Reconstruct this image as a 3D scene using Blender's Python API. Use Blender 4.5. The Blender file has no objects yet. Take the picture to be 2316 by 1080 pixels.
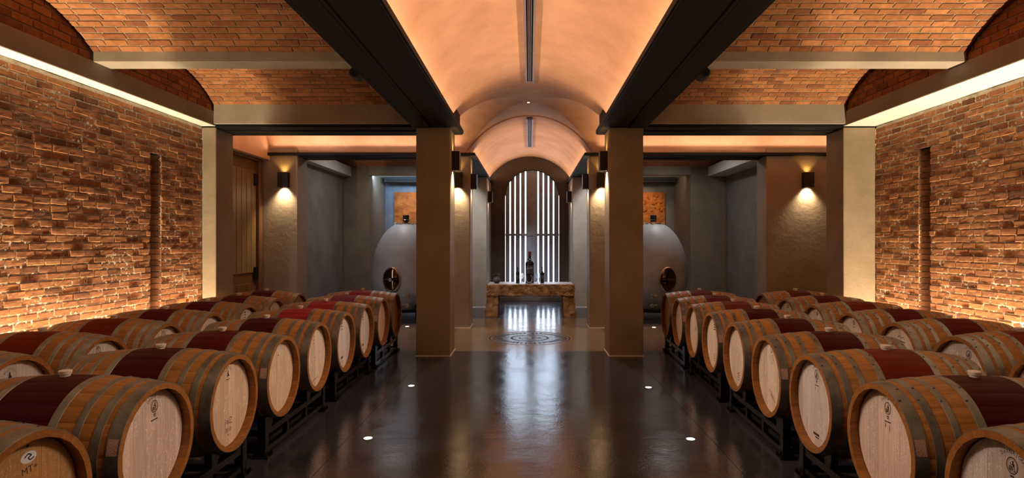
import bpy, math, random
from mathutils import Matrix, Vector, noise

random.seed(7)
scene = bpy.context.scene
COL = scene.collection
PI = math.pi

# ------------------------------------------------------------------ camera
H = 1.55                      # eye height
F = 1320.0                    # focal length in pixels of the 2316-wide frame
cam_d = bpy.data.cameras.new('camera')
cam = bpy.data.objects.new('camera', cam_d)
COL.objects.link(cam)
cam.location = (0, 0, H)
cam.rotation_euler = (PI / 2, 0, 0)
cam_d.sensor_width = 36.0
cam_d.lens = 36.0 * F / 2316.0
cam_d.shift_x = -40.0 / 2316.0
cam_d.shift_y = 8.0 / 2316.0
cam_d.clip_start = 0.05
scene.camera = cam

# ------------------------------------------------------------------ world (daylight beyond the slatted gate)
world = bpy.data.worlds.new('world')
scene.world = world
world.use_nodes = True
bg = world.node_tree.nodes['Background']
bg.inputs[0].default_value = (0.66, 0.81, 1.0, 1)
bg.inputs[1].default_value = 12.0

# ------------------------------------------------------------------ picture settings
vs = scene.view_settings
vs.view_transform = 'Standard'
vs.look = 'None'
vs.gamma = 1.0
vs.use_curve_mapping = False
vs.exposure = 0.18
scene.cycles.use_denoising = True
scene.cycles.max_bounces = 10
scene.cycles.diffuse_bounces = 6
scene.cycles.glossy_bounces = 4
scene.cycles.transmission_bounces = 6
scene.cycles.sample_clamp_indirect = 6.0
scene.cycles.caustics_reflective = False
scene.cycles.caustics_refractive = False

# ------------------------------------------------------------------ large lights
WARM = (1.0, 0.63, 0.39)
AMBER = (1.0, 0.77, 0.48)
def area(name, loc, size, size_y, power, color, direction, spread=180, up=None):
    l = bpy.data.lights.new(name, 'AREA')
    l.shape = 'RECTANGLE'; l.size = size; l.size_y = size_y
    l.energy = power; l.color = color; l.spread = math.radians(spread)
    o = bpy.data.objects.new(name, l); COL.objects.link(o)
    d = Vector(direction).normalized()
    o.location = loc
    z = -d
    y = Vector(up if up else (0, 1, 0)); y = (y - z * y.dot(z)).normalized()
    x = y.cross(z)
    m = Matrix((x, y, z)).transposed().to_4x4(); m.translation = Vector(loc)
    o.matrix_world = m
    return o
def spot(name, loc, direction, power, color, angle, blend=0.6, radius=0.02):
    l = bpy.data.lights.new(name, 'SPOT')
    l.energy = power; l.color = color; l.spot_size = math.radians(angle); l.spot_blend = blend
    l.shadow_soft_size = radius
    o = bpy.data.objects.new(name, l); COL.objects.link(o)
    o.location = loc
    o.rotation_euler = Vector(direction).to_track_quat('-Z', 'Y').to_euler()
    return o

ZB_FILL = 3.106
COVE = 3.9     # watts per metre of the hidden cove strips
for s in (-1, 1):
    area('cove_strip', (s * 1.075, 4.2, 3.205), 0.03, 8.4, COVE * 8.4, WARM, (-s * 0.9, 0, 0.75), 105)
    area('cove_strip', (s * 1.075, 13.3, 3.205), 0.03, 4.5, COVE * 0.8 * 4.5, WARM, (-s * 0.9, 0, 0.75), 105)
for x0, x1 in ((-4.65, -1.25), (1.25, 6.9)):
    for yy, dy in ((8.42, 1), (10.58, -1)):
        area('cove_strip', ((x0 + x1) / 2, yy, 3.205), x1 - x0, 0.03, COVE * 1.15 * (x1 - x0), WARM, (0, dy * 0.9, 0.75), 105)
GRAZE = 62.0    # watts per metre of the floor strips under the brick walls
for xx, y0, y1 in ((-4.33, 1.6, 5.55), (-4.33, 5.95, 6.74), (-4.33, 7.24, 7.85), (4.57, 1.6, 5.6), (4.57, 5.75, 6.74), (4.57, 7.24, 7.85)):
    s = 1 if xx > 0 else -1
    area('wall_washer', (xx, (y0 + y1) / 2, 0.09), 0.05, y1 - y0, GRAZE * (y1 - y0), AMBER, (s * 0.10, 0, 1), 165)

HEAD_FILL = 4.1    # watts per metre of the unseen strips added to brighten barrel heads across the aisle
for s in (-1, 1):
    area('added_head_fill', (s * 1.343, 4.6, ZB_FILL), 0.03, 5.0, HEAD_FILL * 5.0, (1.0, 0.80, 0.64), (-s * 0.80, 0, -0.60), 44)

# ------------------------------------------------------------------ materials
def newmat(name):
    m = bpy.data.materials.new(name); m.use_nodes = True
    nt = m.node_tree
    return m, nt, nt.nodes['Principled BSDF']
def N(nt, t, **kw):
    n = nt.nodes.new(t)
    for k, v in kw.items():
        setattr(n, k, v)
    return n
def link(nt, a, b): nt.links.new(a, b)
def ramp(nt, fac, stops):
    r = N(nt, 'ShaderNodeValToRGB')
    el = r.color_ramp.elements
    while len(el) < len(stops): el.new(0.5)
    for e, (p, c) in zip(el, stops):
        e.position = p; e.color = (*c, 1)
    link(nt, fac, r.inputs[0])
    return r.outputs[0]
def noise_tex(nt, vec, scale, detail=4, rough=0.55, out='Fac'):
    n = N(nt, 'ShaderNodeTexNoise')
    n.inputs['Scale'].default_value = scale; n.inputs['Detail'].default_value = detail
    n.inputs['Roughness'].default_value = rough
    if vec is not None: link(nt, vec, n.inputs['Vector'])
    return n.outputs[out]
def bump(nt, p, h, strength=0.3, dist=0.01):
    b = N(nt, 'ShaderNodeBump'); b.inputs['Strength'].default_value = strength; b.inputs['Distance'].default_value = dist
    link(nt, h, b.inputs['Height']); link(nt, b.outputs[0], p.inputs['Normal'])
    return b
def coords(nt, kind='Object', scale=None, loc_random=False):
    tc = N(nt, 'ShaderNodeTexCoord')
    v = tc.outputs[kind]
    if loc_random:
        oi = N(nt, 'ShaderNodeObjectInfo')
        a = N(nt, 'ShaderNodeVectorMath', operation='ADD')
        mu = N(nt, 'ShaderNodeMath', operation='MULTIPLY'); mu.inputs[1].default_value = 37.0
        link(nt, oi.outputs['Random'], mu.inputs[0])
        link(nt, v, a.inputs[0]); link(nt, mu.outputs[0], a.inputs[1]); v = a.outputs[0]
    if scale:
        mp = N(nt, 'ShaderNodeMapping'); mp.inputs['Scale'].default_value = scale
        link(nt, v, mp.inputs[0]); v = mp.outputs[0]
    return v
def mix(nt, fac, a, b, mode='MIX'):
    n = N(nt, 'ShaderNodeMix', data_type='RGBA', blend_type=mode)
    if isinstance(fac, float): n.inputs[0].default_value = fac
    else: link(nt, fac, n.inputs[0])
    for s, v in ((6, a), (7, b)):
        if isinstance(v, tuple): n.inputs[s].default_value = (*v, 1)
        else: link(nt, v, n.inputs[s])
    return n.outputs[2]

def plaster(name, c0, c1, rough=0.7, b=0.25, scale=3.0, dist=0.01):
    m, nt, p = newmat(name)
    v = coords(nt)
    n1 = noise_tex(nt, v, scale, 6, 0.6)
    link(nt, ramp(nt, n1, [(0.35, c0), (0.65, c1)]), p.inputs['Base Color'])
    p.inputs['Roughness'].default_value = rough
    n2 = noise_tex(nt, v, scale * 5, 6, 0.62)
    bump(nt, p, n2, b, dist)
    return m
M = {}
M['plaster'] = plaster('taupe_plaster', (0.235, 0.185, 0.125), (0.29, 0.233, 0.162), 0.65, 0.24, 2.6, 0.02)
M['plaster_dark'] = plaster('brown_plaster', (0.058, 0.042, 0.033), (0.080, 0.060, 0.047), 0.7)
M['plaster_grey'] = plaster('grey_plaster', (0.16, 0.147, 0.136), (0.235, 0.218, 0.203), 0.6, 0.2, 1.6)
M['plaster_blue_lit'] = plaster('blue_lit_plaster', (0.14, 0.17, 0.21), (0.24, 0.28, 0.33), 0.6, 0.2, 2.5)  # cool light on the back wall put into its colour
M['plaster_pale'] = plaster('pale_plaster', (0.72, 0.69, 0.62), (0.78, 0.75, 0.68), 0.7, 0.1)
M['concrete'] = plaster('concrete', (0.27, 0.235, 0.19), (0.36, 0.31, 0.25), 0.7, 0.3, 2.0)
M['vault'] = plaster('terracotta_limewash', (0.60, 0.36, 0.22), (0.74, 0.47, 0.31), 0.75, 0.2, 2.2)
M['egg'] = plaster('egg_concrete', (0.31, 0.335, 0.345), (0.385, 0.41, 0.42), 0.5, 0.05, 4)

def simple(name, col, rough=0.5, metal=0.0, emit=None, strength=0.0):
    m, nt, p = newmat(name)
    p.inputs['Base Color'].default_value = (*col, 1); p.inputs['Roughness'].default_value = rough
    p.inputs['Metallic'].default_value = metal
    if emit:
        p.inputs['Emission Color'].default_value = (*emit, 1); p.inputs['Emission Strength'].default_value = strength
    v = coords(nt)
    bump(nt, p, noise_tex(nt, v, 60, 3), 0.05, 0.002)
    return m
M['joint'] = simple('joint_grout', (0.035, 0.033, 0.036), 0.6)
M['steel'] = simple('black_steel', (0.006, 0.005, 0.0042), 0.6, 0.0)
M['steel'].node_tree.nodes['Principled BSDF'].inputs['Specular IOR Level'].default_value = 0.22
M['rack'] = simple('rack_black_paint', (0.003, 0.003, 0.0035), 0.25, 0.0)
M['lamp'] = simple('bronze_lamp', (0.035, 0.025, 0.017), 0.45, 0.6)
M['led'] = simple('lamp_glow', (1, 0.9, 0.7), 0.5, 0, (1.0, 0.85, 0.6), 14.0)
M['amber_led'] = simple('lamp_amber_glow', (1, 0.6, 0.2), 0.5, 0, (1.0, 0.55, 0.12), 2.0)
M['chrome'] = simple('chrome', (0.65, 0.64, 0.62), 0.22, 1.0)
M['ink'] = simple('burnt_ink', (0.025, 0.014, 0.010), 0.8)
M['ink_faint'] = simple('faint_ink', (0.22, 0.13, 0.08), 0.8)
M['ink_red'] = simple('red_ink', (0.14, 0.03, 0.02), 0.8)
M['bung'] = simple('silicone_bung', (0.62, 0.52, 0.44), 0.5)
M['sticker_white'] = simple('white_sticker', (0.72, 0.74, 0.78), 0.5)
M['sticker_blue'] = simple('sticker_swirl', (0.16, 0.22, 0.40), 0.5)
M['rivet'] = simple('dark_rivet', (0.09, 0.075, 0.065), 0.35, 0.9)
M['board'] = plaster('gate_board', (0.22, 0.25, 0.30), (0.28, 0.315, 0.37), 0.65, 0.2, 5)
M['grille'] = simple('grille_metal', (0.30, 0.24, 0.23), 0.5, 0.3)
M['black'] = simple('matte_black', (0.008, 0.008, 0.009), 0.7)
M['bottle'] = simple('dark_bottle_glass', (0.006, 0.006, 0.007), 0.06)
M['bottle_label'] = simple('dark_label', (0.035, 0.036, 0.042), 0.55)
M['label_print'] = simple('label_print', (0.62, 0.62, 0.65), 0.5)
M['capsule'] = simple('red_capsule', (0.16, 0.015, 0.02), 0.35)
M['vase'] = simple('dark_grey_vase', (0.032, 0.035, 0.042), 0.45)
M['copper'] = simple('copper_inlay', (0.34, 0.16, 0.08), 0.3, 0.6)
M['brass_dark'] = simple('dark_iron', (0.02, 0.017, 0.015), 0.4, 0.8)

def glass(name):
    m, nt, p = newmat(name)
    p.inputs['Base Color'].default_value = (0.95, 0.97, 1, 1); p.inputs['Roughness'].default_value = 0.02
    p.inputs['Transmission Weight'].default_value = 1.0; p.inputs['IOR'].default_value = 1.45
    return m
M['glass'] = glass('clear_glass')

def brick_mat(name, stops, nscale=14):
    m, nt, p = newmat(name)
    oi = N(nt, 'ShaderNodeObjectInfo')
    geo = N(nt, 'ShaderNodeNewGeometry')
    add = N(nt, 'ShaderNodeMath', operation='ADD'); link(nt, oi.outputs['Random'], add.inputs[0]); link(nt, geo.outputs['Random Per Island'], add.inputs[1])
    fr = N(nt, 'ShaderNodeMath', operation='FRACT'); link(nt, add.outputs[0], fr.inputs[0])
    base = ramp(nt, fr.outputs[0], stops)
    gp = geo.outputs['Position']
    n1 = noise_tex(nt, gp, nscale, 6, 0.65)
    tone = ramp(nt, n1, [(0.3, (0.62, 0.58, 0.55)), (0.7, (1.15, 1.12, 1.1))])
    c = mix(nt, 1.0, base, tone, 'MULTIPLY')
    link(nt, c, p.inputs['Base Color'])
    p.inputs['Roughness'].default_value = 0.9
    n2 = noise_tex(nt, gp, 70, 5, 0.7)
    bump(nt, p, n2, 0.6, 0.008)
    return m
M['brick'] = brick_mat('rustic_brick', [(0.0, (0.16, 0.060, 0.025)), (0.15, (0.30, 0.120, 0.048)), (0.55, (0.40, 0.175, 0.068)), (0.85, (0.35, 0.142, 0.054)), (1.0, (0.48, 0.235, 0.10))])
M['vault_brick'] = brick_mat('vault_brick', [(0.0, (0.20, 0.068, 0.026)), (0.3, (0.31, 0.120, 0.042)), (0.7, (0.36, 0.148, 0.052)), (1.0, (0.42, 0.185, 0.072))])
M['channel_brick'] = brick_mat('shaded_channel_brick', [(0.0, (0.13, 0.050, 0.021)), (0.5, (0.19, 0.076, 0.031)), (1.0, (0.24, 0.098, 0.040))])  # darker than the wall brick: shade of the recess put into the colour
M['mortar'] = plaster('lime_mortar', (0.58, 0.51, 0.41), (0.78, 0.73, 0.63), 0.95, 1.0, 9, 0.03)
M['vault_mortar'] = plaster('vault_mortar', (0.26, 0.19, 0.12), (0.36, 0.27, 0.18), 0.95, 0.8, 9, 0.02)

def far_brick():
    m, nt, p = newmat('distant_brick')
    v = coords(nt)
    b = N(nt, 'ShaderNodeTexBrick')
    b.inputs['Scale'].default_value = 1.0
    b.inputs['Brick Width'].default_value = 0.235; b.inputs['Row Height'].default_value = 0.08; b.inputs['Mortar Size'].default_value = 0.008
    b.inputs['Color1'].default_value = (0.50, 0.19, 0.09, 1); b.inputs['Color2'].default_value = (0.40, 0.13, 0.06, 1); b.inputs['Mortar'].default_value = (0.30, 0.24, 0.17, 1)
    link(nt, v, b.inputs['Vector'])
    link(nt, b.outputs['Color'], p.inputs['Base Color']); p.inputs['Roughness'].default_value = 0.9
    return m
M['far_brick'] = far_brick()

def stave_mat():
    m, nt, p = newmat('barrel_stave')
    oi = N(nt, 'ShaderNodeObjectInfo')
    v = coords(nt, scale=(2.2, 16, 16), loc_random=True)
    n1 = noise_tex(nt, v, 3.0, 6, 0.65)
    wood = ramp(nt, n1, [(0.25, (0.19, 0.074, 0.016)), (0.55, (0.31, 0.125, 0.029)), (0.8, (0.41, 0.180, 0.048))])
    val = N(nt, 'ShaderNodeMapRange'); val.inputs['To Min'].default_value = 0.90; val.inputs['To Max'].default_value = 1.07
    link(nt, oi.outputs['Random'], val.inputs[0])
    hsv = N(nt, 'ShaderNodeHueSaturation'); link(nt, wood, hsv.inputs['Color']); link(nt, val.outputs[0], hsv.inputs['Value'])
    # wine-stained middle third
    tc = N(nt, 'ShaderNodeTexCoord'); sx = N(nt, 'ShaderNodeSeparateXYZ'); link(nt, tc.outputs['Object'], sx.inputs[0])
    ab = N(nt, 'ShaderNodeMath', operation='ABSOLUTE'); link(nt, sx.outputs[0], ab.inputs[0])
    ls = N(nt, 'ShaderNodeMath', operation='LESS_THAN'); ls.inputs[1].default_value = 0.150; link(nt, ab.outputs[0], ls.inputs[0])
    n3 = noise_tex(nt, v, 1.2, 4)
    redv = ramp(nt, n3, [(0.3, (0.75, 0.75, 0.75)), (0.7, (1.15, 1.15, 1.15))])
    red = mix(nt, 1.0, oi.outputs['Color'], redv, 'MULTIPLY')
    link(nt, mix(nt, ls.outputs[0], hsv.outputs[0], red), p.inputs['Base Color'])
    p.inputs['Roughness'].default_value = 0.5
    sp_ = N(nt, 'ShaderNodeMapRange'); sp_.inputs['To Min'].default_value = 0.25; sp_.inputs['To Max'].default_value = 0.06
    link(nt, ls.outputs[0], sp_.inputs[0]); link(nt, sp_.outputs[0], p.inputs['Specular IOR Level'])
    bump(nt, p, n1, 0.25, 0.004)
    return m
M['stave'] = stave_mat()

def head_mat():
    m, nt, p = newmat('barrel_head_oak')
    oi = N(nt, 'ShaderNodeObjectInfo')
    v = coords(nt, scale=(1, 40, 1.6), loc_random=True)
    n1 = noise_tex(nt, v, 2.5, 6, 0.7)
    tone = ramp(nt, n1, [(0.3, (0.74, 0.70, 0.66)), (0.7, (1.08, 1.08, 1.08))])
    c = mix(nt, 1.0, oi.outputs['Color'], tone, 'MULTIPLY')
    val = N(nt, 'ShaderNodeMapRange'); val.inputs['To Min'].default_value = 0.84; val.inputs['To Max'].default_value = 1.10
    link(nt, oi.outputs['Random'], val.inputs[0])
    hsv = N(nt, 'ShaderNodeHueSaturation'); link(nt, c, hsv.inputs['Color']); link(nt, val.outputs[0], hsv.inputs['Value'])
    # silvery medullary ray flecks of quarter-sawn oak
    v2 = coords(nt, scale=(1, 16, 9), loc_random=True)
    n2 = N(nt, 'ShaderNodeTexNoise'); n2.inputs['Scale'].default_value = 3.4; n2.inputs['Detail'].default_value = 2; n2.inputs['Distortion'].default_value = 1.6
    link(nt, v2, n2.inputs['Vector'])
    s = N(nt, 'ShaderNodeMath', operation='SUBTRACT'); s.inputs[1].default_value = 0.5; link(nt, n2.outputs['Fac'], s.inputs[0])
    a = N(nt, 'ShaderNodeMath', operation='ABSOLUTE'); link(nt, s.outputs[0], a.inputs[0])
    l1 = N(nt, 'ShaderNodeMath', operation='LESS_THAN'); l1.inputs[1].default_value = 0.020; link(nt, a.outputs[0], l1.inputs[0])
    v3 = coords(nt, scale=(1, 9, 3), loc_random=True)
    n3 = noise_tex(nt, v3, 1.4, 2)
    g = N(nt, 'ShaderNodeMath', operation='GREATER_THAN'); g.inputs[1].default_value = 0.515; link(nt, n3, g.inputs[0])
    fm = N(nt, 'ShaderNodeMath', operation='MULTIPLY'); link(nt, l1.outputs[0], fm.inputs[0]); link(nt, g.outputs[0], fm.inputs[1])
    f2 = N(nt, 'ShaderNodeMath', operation='MULTIPLY'); f2.inputs[1].default_value = 0.85; link(nt, fm.outputs[0], f2.inputs[0])
    pale = mix(nt, 1.0, oi.outputs['Color'], (1.3, 1.42, 1.55), 'MULTIPLY')
    link(nt, mix(nt, f2.outputs[0], hsv.outputs[0], pale), p.inputs['Base Color'])
    p.inputs['Roughness'].default_value = 0.55
    bump(nt, p, n1, 0.15, 0.003)
    return m
M['head'] = head_mat()

def hoop_mat():
    m, nt, p = newmat('galvanised_hoop')
    v = coords(nt, loc_random=True)
    n1 = noise_tex(nt, v, 9, 6, 0.7)
    link(nt, ramp(nt, n1, [(0.3, (0.12, 0.108, 0.095)), (0.7, (0.29, 0.265, 0.235))]), p.inputs['Base Color'])
    p.inputs['Metallic'].default_value = 0.75
    r = N(nt, 'ShaderNodeMapRange'); r.inputs['To Min'].default_value = 0.32; r.inputs['To Max'].default_value = 0.55
    link(nt, n1, r.inputs[0]); link(nt, r.outputs[0], p.inputs['Roughness'])
    bump(nt, p, noise_tex(nt, v, 45, 3), 0.12, 0.003)
    return m
M['hoop'] = hoop_mat()

def floor_mat(name, c0, c1, r0, r1, b):
    m, nt, p = newmat(name)
    g = N(nt, 'ShaderNodeNewGeometry').outputs['Position']
    n1 = noise_tex(nt, g, 1.3, 6, 0.6)
    link(nt, ramp(nt, n1, [(0.3, c0), (0.7, c1)]), p.inputs['Base Color'])
    n2 = noise_tex(nt, g, 2.2, 5, 0.6)
    r = N(nt, 'ShaderNodeMapRange'); r.inputs['To Min'].default_value = r0; r.inputs['To Max'].default_value = r1
    r.inputs['From Min'].default_value = 0.3; r.inputs['From Max'].default_value = 0.7
    link(nt, n2, r.inputs[0]); link(nt, r.outputs[0], p.inputs['Roughness'])
    n3 = noise_tex(nt, g, 55, 3, 0.5)
    n4 = noise_tex(nt, g, 4.5, 2, 0.5)
    ad = N(nt, 'ShaderNodeMath', operation='ADD'); mu = N(nt, 'ShaderNodeMath', operation='MULTIPLY'); mu.inputs[1].default_value = 3.0
    link(nt, n4, mu.inputs[0]); link(nt, n3, ad.inputs[0]); link(nt, mu.outputs[0], ad.inputs[1])
    bump(nt, p, ad.outputs[0], b, 0.003)
    p.inputs['Specular IOR Level'].default_value = 1.0
    return m
M['slate'] = floor_mat('polished_dark_floor', (0.022, 0.0225, 0.029), (0.042, 0.042, 0.053), 0.10, 0.22, 0.26)
M['tan_floor'] = floor_mat('polished_tan_floor', (0.13, 0.095, 0.068), (0.19, 0.145, 0.105), 0.10, 0.22, 0.3)
M['medal'] = floor_mat('medallion_stone', (0.045, 0.046, 0.055), (0.085, 0.086, 0.10), 0.16, 0.26, 0.2)

def stone_mat():
    m, nt, p = newmat('rough_ochre_stone')
    v = coords(nt)
    n1 = noise_tex(nt, v, 7, 8, 0.7)
    link(nt, ramp(nt, n1, [(0.3, (0.15, 0.072, 0.024)), (0.5, (0.35, 0.19, 0.075)), (0.75, (0.60, 0.43, 0.26))]), p.inputs['Base Color'])
    p.inputs['Roughness'].default_value = 0.85
    bump(nt, p, noise_tex(nt, v, 22, 8, 0.75), 0.9, 0.03)
    return m
M['stone'] = stone_mat()
M['stone_top'] = plaster('honed_stone', (0.36, 0.33, 0.33), (0.44, 0.41, 0.41), 0.4, 0.1, 5)

def art_mat():
    m, nt, p = newmat('copper_relief')
    v = coords(nt)
    n1 = noise_tex(nt, v, 6, 8, 0.7)
    link(nt, ramp(nt, n1, [(0.3, (0.26, 0.062, 0.004)), (0.6, (0.50, 0.145, 0.008)), (0.8, (0.62, 0.24, 0.025))]), p.inputs['Base Color'])
    p.inputs['Roughness'].default_value = 0.42; p.inputs['Metallic'].default_value = 0.1
    bump(nt, p, noise_tex(nt, v, 14, 6, 0.7), 0.8, 0.03)
    return m
M['art'] = art_mat()

def wood_mat(name, c0, c1, c2):
    m, nt, p = newmat(name)
    v = coords(nt, scale=(9, 9, 0.8), loc_random=True)
    n1 = noise_tex(nt, v, 3, 6, 0.65)
    link(nt, ramp(nt, n1, [(0.3, c0), (0.55, c1), (0.8, c2)]), p.inputs['Base Color'])
    p.inputs['Roughness'].default_value = 0.5
    bump(nt, p, n1, 0.2, 0.004)
    return m
M['door_wood'] = wood_mat('door_wood', (0.09, 0.038, 0.016), (0.14, 0.062, 0.026), (0.19, 0.09, 0.04))
M['door_plank'] = wood_mat('door_plank', (0.15, 0.095, 0.042), (0.21, 0.135, 0.058), (0.27, 0.175, 0.08))

# ------------------------------------------------------------------ geometry helpers
class MB:
    def __init__(self): self.v = []; self.f = []
    def add(self, vs_, fs):
        o = len(self.v); self.v += [tuple(q) for q in vs_]; self.f += [tuple(i + o for i in q) for q in fs]
        return self
    def box(self, x0, x1, y0, y1, z0, z1):
        return self.add([(x0, y0, z0), (x1, y0, z0), (x1, y1, z0), (x0, y1, z0), (x0, y0, z1), (x1, y0, z1), (x1, y1, z1), (x0, y1, z1)],
                        [(0, 3, 2, 1), (4, 5, 6, 7), (0, 1, 5, 4), (1, 2, 6, 5), (2, 3, 7, 6), (3, 0, 4, 7)])
    def lathe(self, prof, n=32, c=(0, 0, 0), axis='z', cap=True):
        """prof: list of (radius, height)"""
        o = len(self.v)
        for r, h in prof:
            for i in range(n):
                a = 2 * PI * i / n
                if axis == 'z': q = (r * math.cos(a), r * math.sin(a), h)
                elif axis == 'x': q = (h, r * math.cos(a), r * math.sin(a))
                else: q = (r * math.sin(a), h, r * math.cos(a))
                self.v.append((q[0] + c[0], q[1] + c[1], q[2] + c[2]))
        for k in range(len(prof) - 1):
            for i in range(n):
                j = (i + 1) % n
                self.f.append((o + k * n + i, o + k * n + j, o + (k + 1) * n + j, o + (k + 1) * n + i))
        if cap:
            self.f.append(tuple(o + i for i in reversed(range(n))))
            self.f.append(tuple(o + (len(prof) - 1) * n + i for i in range(n)))
        return self
    def tube(self, pts, r, n=8, closed=False):
        o = len(self.v); m = len(pts); pts = [Vector(p) for p in pts]
        prev = None
        for i, p in enumerate(pts):
            t = (pts[(i + 1) % m] - pts[i - 1]) if closed else (pts[min(i + 1, m - 1)] - pts[max(i - 1, 0)])
            t.normalize()
            up = prev if prev is not None else (Vector((0, 0, 1)) if abs(t.z) < 0.9 else Vector((1, 0, 0)))
            a = (up - t * up.dot(t)).normalized(); b = t.cross(a); prev = a
            rr = r[i] if isinstance(r, (list, tuple)) else r
            for k in range(n):
                w = 2 * PI * k / n
                self.v.append(tuple(p + a * math.cos(w) * rr + b * math.sin(w) * rr))
        for i in range(m if closed else m - 1):
            for k in range(n):
                j = (i + 1) % m; l = (k + 1) % n
                self.f.append((o + i * n + k, o + i * n + l, o + j * n + l, o + j * n + k))
        if not closed:
            self.f.append(tuple(o + k for k in reversed(range(n)))); self.f.append(tuple(o + (m - 1) * n + k for k in range(n)))
        return self
    def prism(self, poly, a, b, axis='x'):
        """extrude 2-D polygon: axis x -> (y,z) polygon between x=a and x=b, and so on"""
        n = len(poly); vs_ = []
        for h in (a, b):
            for p, q in poly:
                vs_.append((h, p, q) if axis == 'x' else (p, h, q) if axis == 'y' else (p, q, h))
        fs = [tuple(reversed(range(n))), tuple(range(n, 2 * n))] + [(i, (i + 1) % n, n + (i + 1) % n, n + i) for i in range(n)]
        return self.add(vs_, fs)
    def mesh(self, name, mat, smooth=False):
        me = bpy.data.meshes.new(name); me.from_pydata(self.v, [], self.f); me.update()
        import bmesh as _b
        bm = _b.new(); bm.from_mesh(me); _b.ops.recalc_face_normals(bm, faces=bm.faces); bm.to_mesh(me); bm.free()
        if mat: me.materials.append(M[mat] if isinstance(mat, str) else mat)
        if smooth:
            me.shade_smooth()
            if smooth != 'all': me.set_sharp_from_angle(angle=math.radians(40))
        return me
    def build(self, name, mat, parent=None, loc=(0, 0, 0), rot=None, smooth=False, bevel=0.0):
        o = place(self.mesh(name, mat, smooth), name, parent, loc, rot)
        if bevel:
            b = o.modifiers.new('edge', 'BEVEL'); b.width = bevel; b.segments = 2; b.limit_method = 'ANGLE'
        return o
def place(me, name, parent=None, loc=(0, 0, 0), rot=None, matrix=None, color=None):
    o = bpy.data.objects.new(name, me); COL.objects.link(o)
    if parent is not None: o.parent = parent
    if matrix is not None: o.matrix_local = matrix
    else:
        o.location = loc
        if rot: o.rotation_euler = rot
    if color: o.color = (*color, 1)
    return o
def empty(name, loc=(0, 0, 0), rotz=0.0):
    o = bpy.data.objects.new(name, None); COL.objects.link(o); o.location = loc; o.rotation_euler = (0, 0, rotz); o.empty_display_size = 0.1
    return o
def tag(o, label=None, cat=None, group=None, kind=None):
    if label: o['label'] = label
    if cat: o['category'] = cat
    if group: o['group'] = group
    if kind: o['kind'] = kind
    return o
def struct(o, label=None): return tag(o, label, kind='structure')
def copy_tree(o, parent=None, loc=None, rotz=None):
    c = o.copy(); COL.objects.link(c); c.parent = parent
    if loc is not None: c.location = loc
    if rotz is not None: c.rotation_euler = (0, 0, rotz)
    for ch in list(o.children): copy_tree(ch, c)
    return c

# ------------------------------------------------------------------ key dimensions (metres)
XI = 4.28                      # inner face of the soffit beams along the brick walls
WL, WR = -4.47, 4.72           # brick wall faces
YC1, YC2, YC3, YB = 7.96, 10.60, 14.0, 15.62
ZB = 3.12                      # underside of the steel beams
YF = -2.6                      # wall behind the camera
ZV, RV = 2.567, 1.303          # centre height and radius of the plaster vaults
CY = 9.50                      # centre line of the cross vault
SPR = 1.152
def zn(x, r=RV): return ZV + math.sqrt(max(r * r - x * x, 0.0))

# ------------------------------------------------------------------ floor
floor = struct(MB().box(-7.2, 7.2, YF - 0.2, YB + 0.3, -0.2, -0.012).build('floor', 'joint'))
J = 0.002
def slab(x0, x1, y0, y1, mat):
    MB().box(x0 + J, x1 - J, y0 + J, y1 - J, -0.011, 0.0).build('floor_slab', mat, floor)
ys = [YF, 1.2, 4.61, 8.34]
for a, b in zip(ys, ys[1:]):
    for x0, x1 in ((-7.1, -1.44), (-1.44, 1.43), (1.43, 7.1)):
        slab(x0, x1, a, b, 'slate')
MR = 0.69                       # medallion sits in a round cut-out of the tan slab
for x0, x1 in ((-7.1, -1.3), (1.3, 7.1)):
    slab(x0, x1, 8.34, 11.1, 'tan_floor'); slab(x0, x1, 11.1, YB, 'slate')
slab(-1.3, 1.3, 11.95, YB, 'slate')
def ring_slab():
    mb = MB(); n = 48; y0, y1 = 8.34 + J, 11.95 - J
    inner = [(MR * math.cos(2 * PI * i / n), CY + MR * math.sin(2 * PI * i / n)) for i in range(n)]
    outer = []
    for i in range(n):
        c, s = math.cos(2 * PI * i / n), math.sin(2 * PI * i / n)
        t = 1e9
        if abs(c) > 1e-6: t = min(t, 1.297 / abs(c))
        if s > 1e-6: t = min(t, (y1 - CY) / s)
        if s < -1e-6: t = min(t, (CY - y0) / -s)
        outer.append((c * t, CY + s * t))
    corners = {}
    vs_ = [(p, q, 0.0) for p, q in inner] + [(p, q, 0.0) for p, q in outer]
    fs = []
    def side(p):
        if abs(p[1] - y1) < 1e-6: return 'n'
        if abs(p[1] - y0) < 1e-6: return 's'
        return 'e' if p[0] > 0 else 'w'
    for i in range(n):
        j = (i + 1) % n
        a, b = side(outer[i]), side(outer[j])
        if a != b:
            cx = 1.297 if 'e' in (a, b) else -1.297
            cyy = y1 if 'n' in (a, b) else y0
            vs_.append((cx, cyy, 0.0)); fs.append((i, n + i, len(vs_) - 1, n + j, j))
        else: fs.append((i, n + i, n + j, j))
    mb.add(vs_, fs)
    return mb.build('floor_slab', 'tan_floor', floor)
ring_slab()

# ------------------------------------------------------------------ outer shell: roof, rear wall, side closures
struct(MB().box(-7.3, 7.3, YF - 0.3, YB + 0.4, 4.3, 4.5).build('ceiling', 'black'))
struct(MB().box(-7.3, 7.3, YF - 0.3, YF, 0, 4.3).build('wall_rear', 'plaster'))
struct(MB().box(7.1, 7.3, YF, YB, 0, 4.3).build('wall_corridor_end', 'plaster'))

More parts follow.
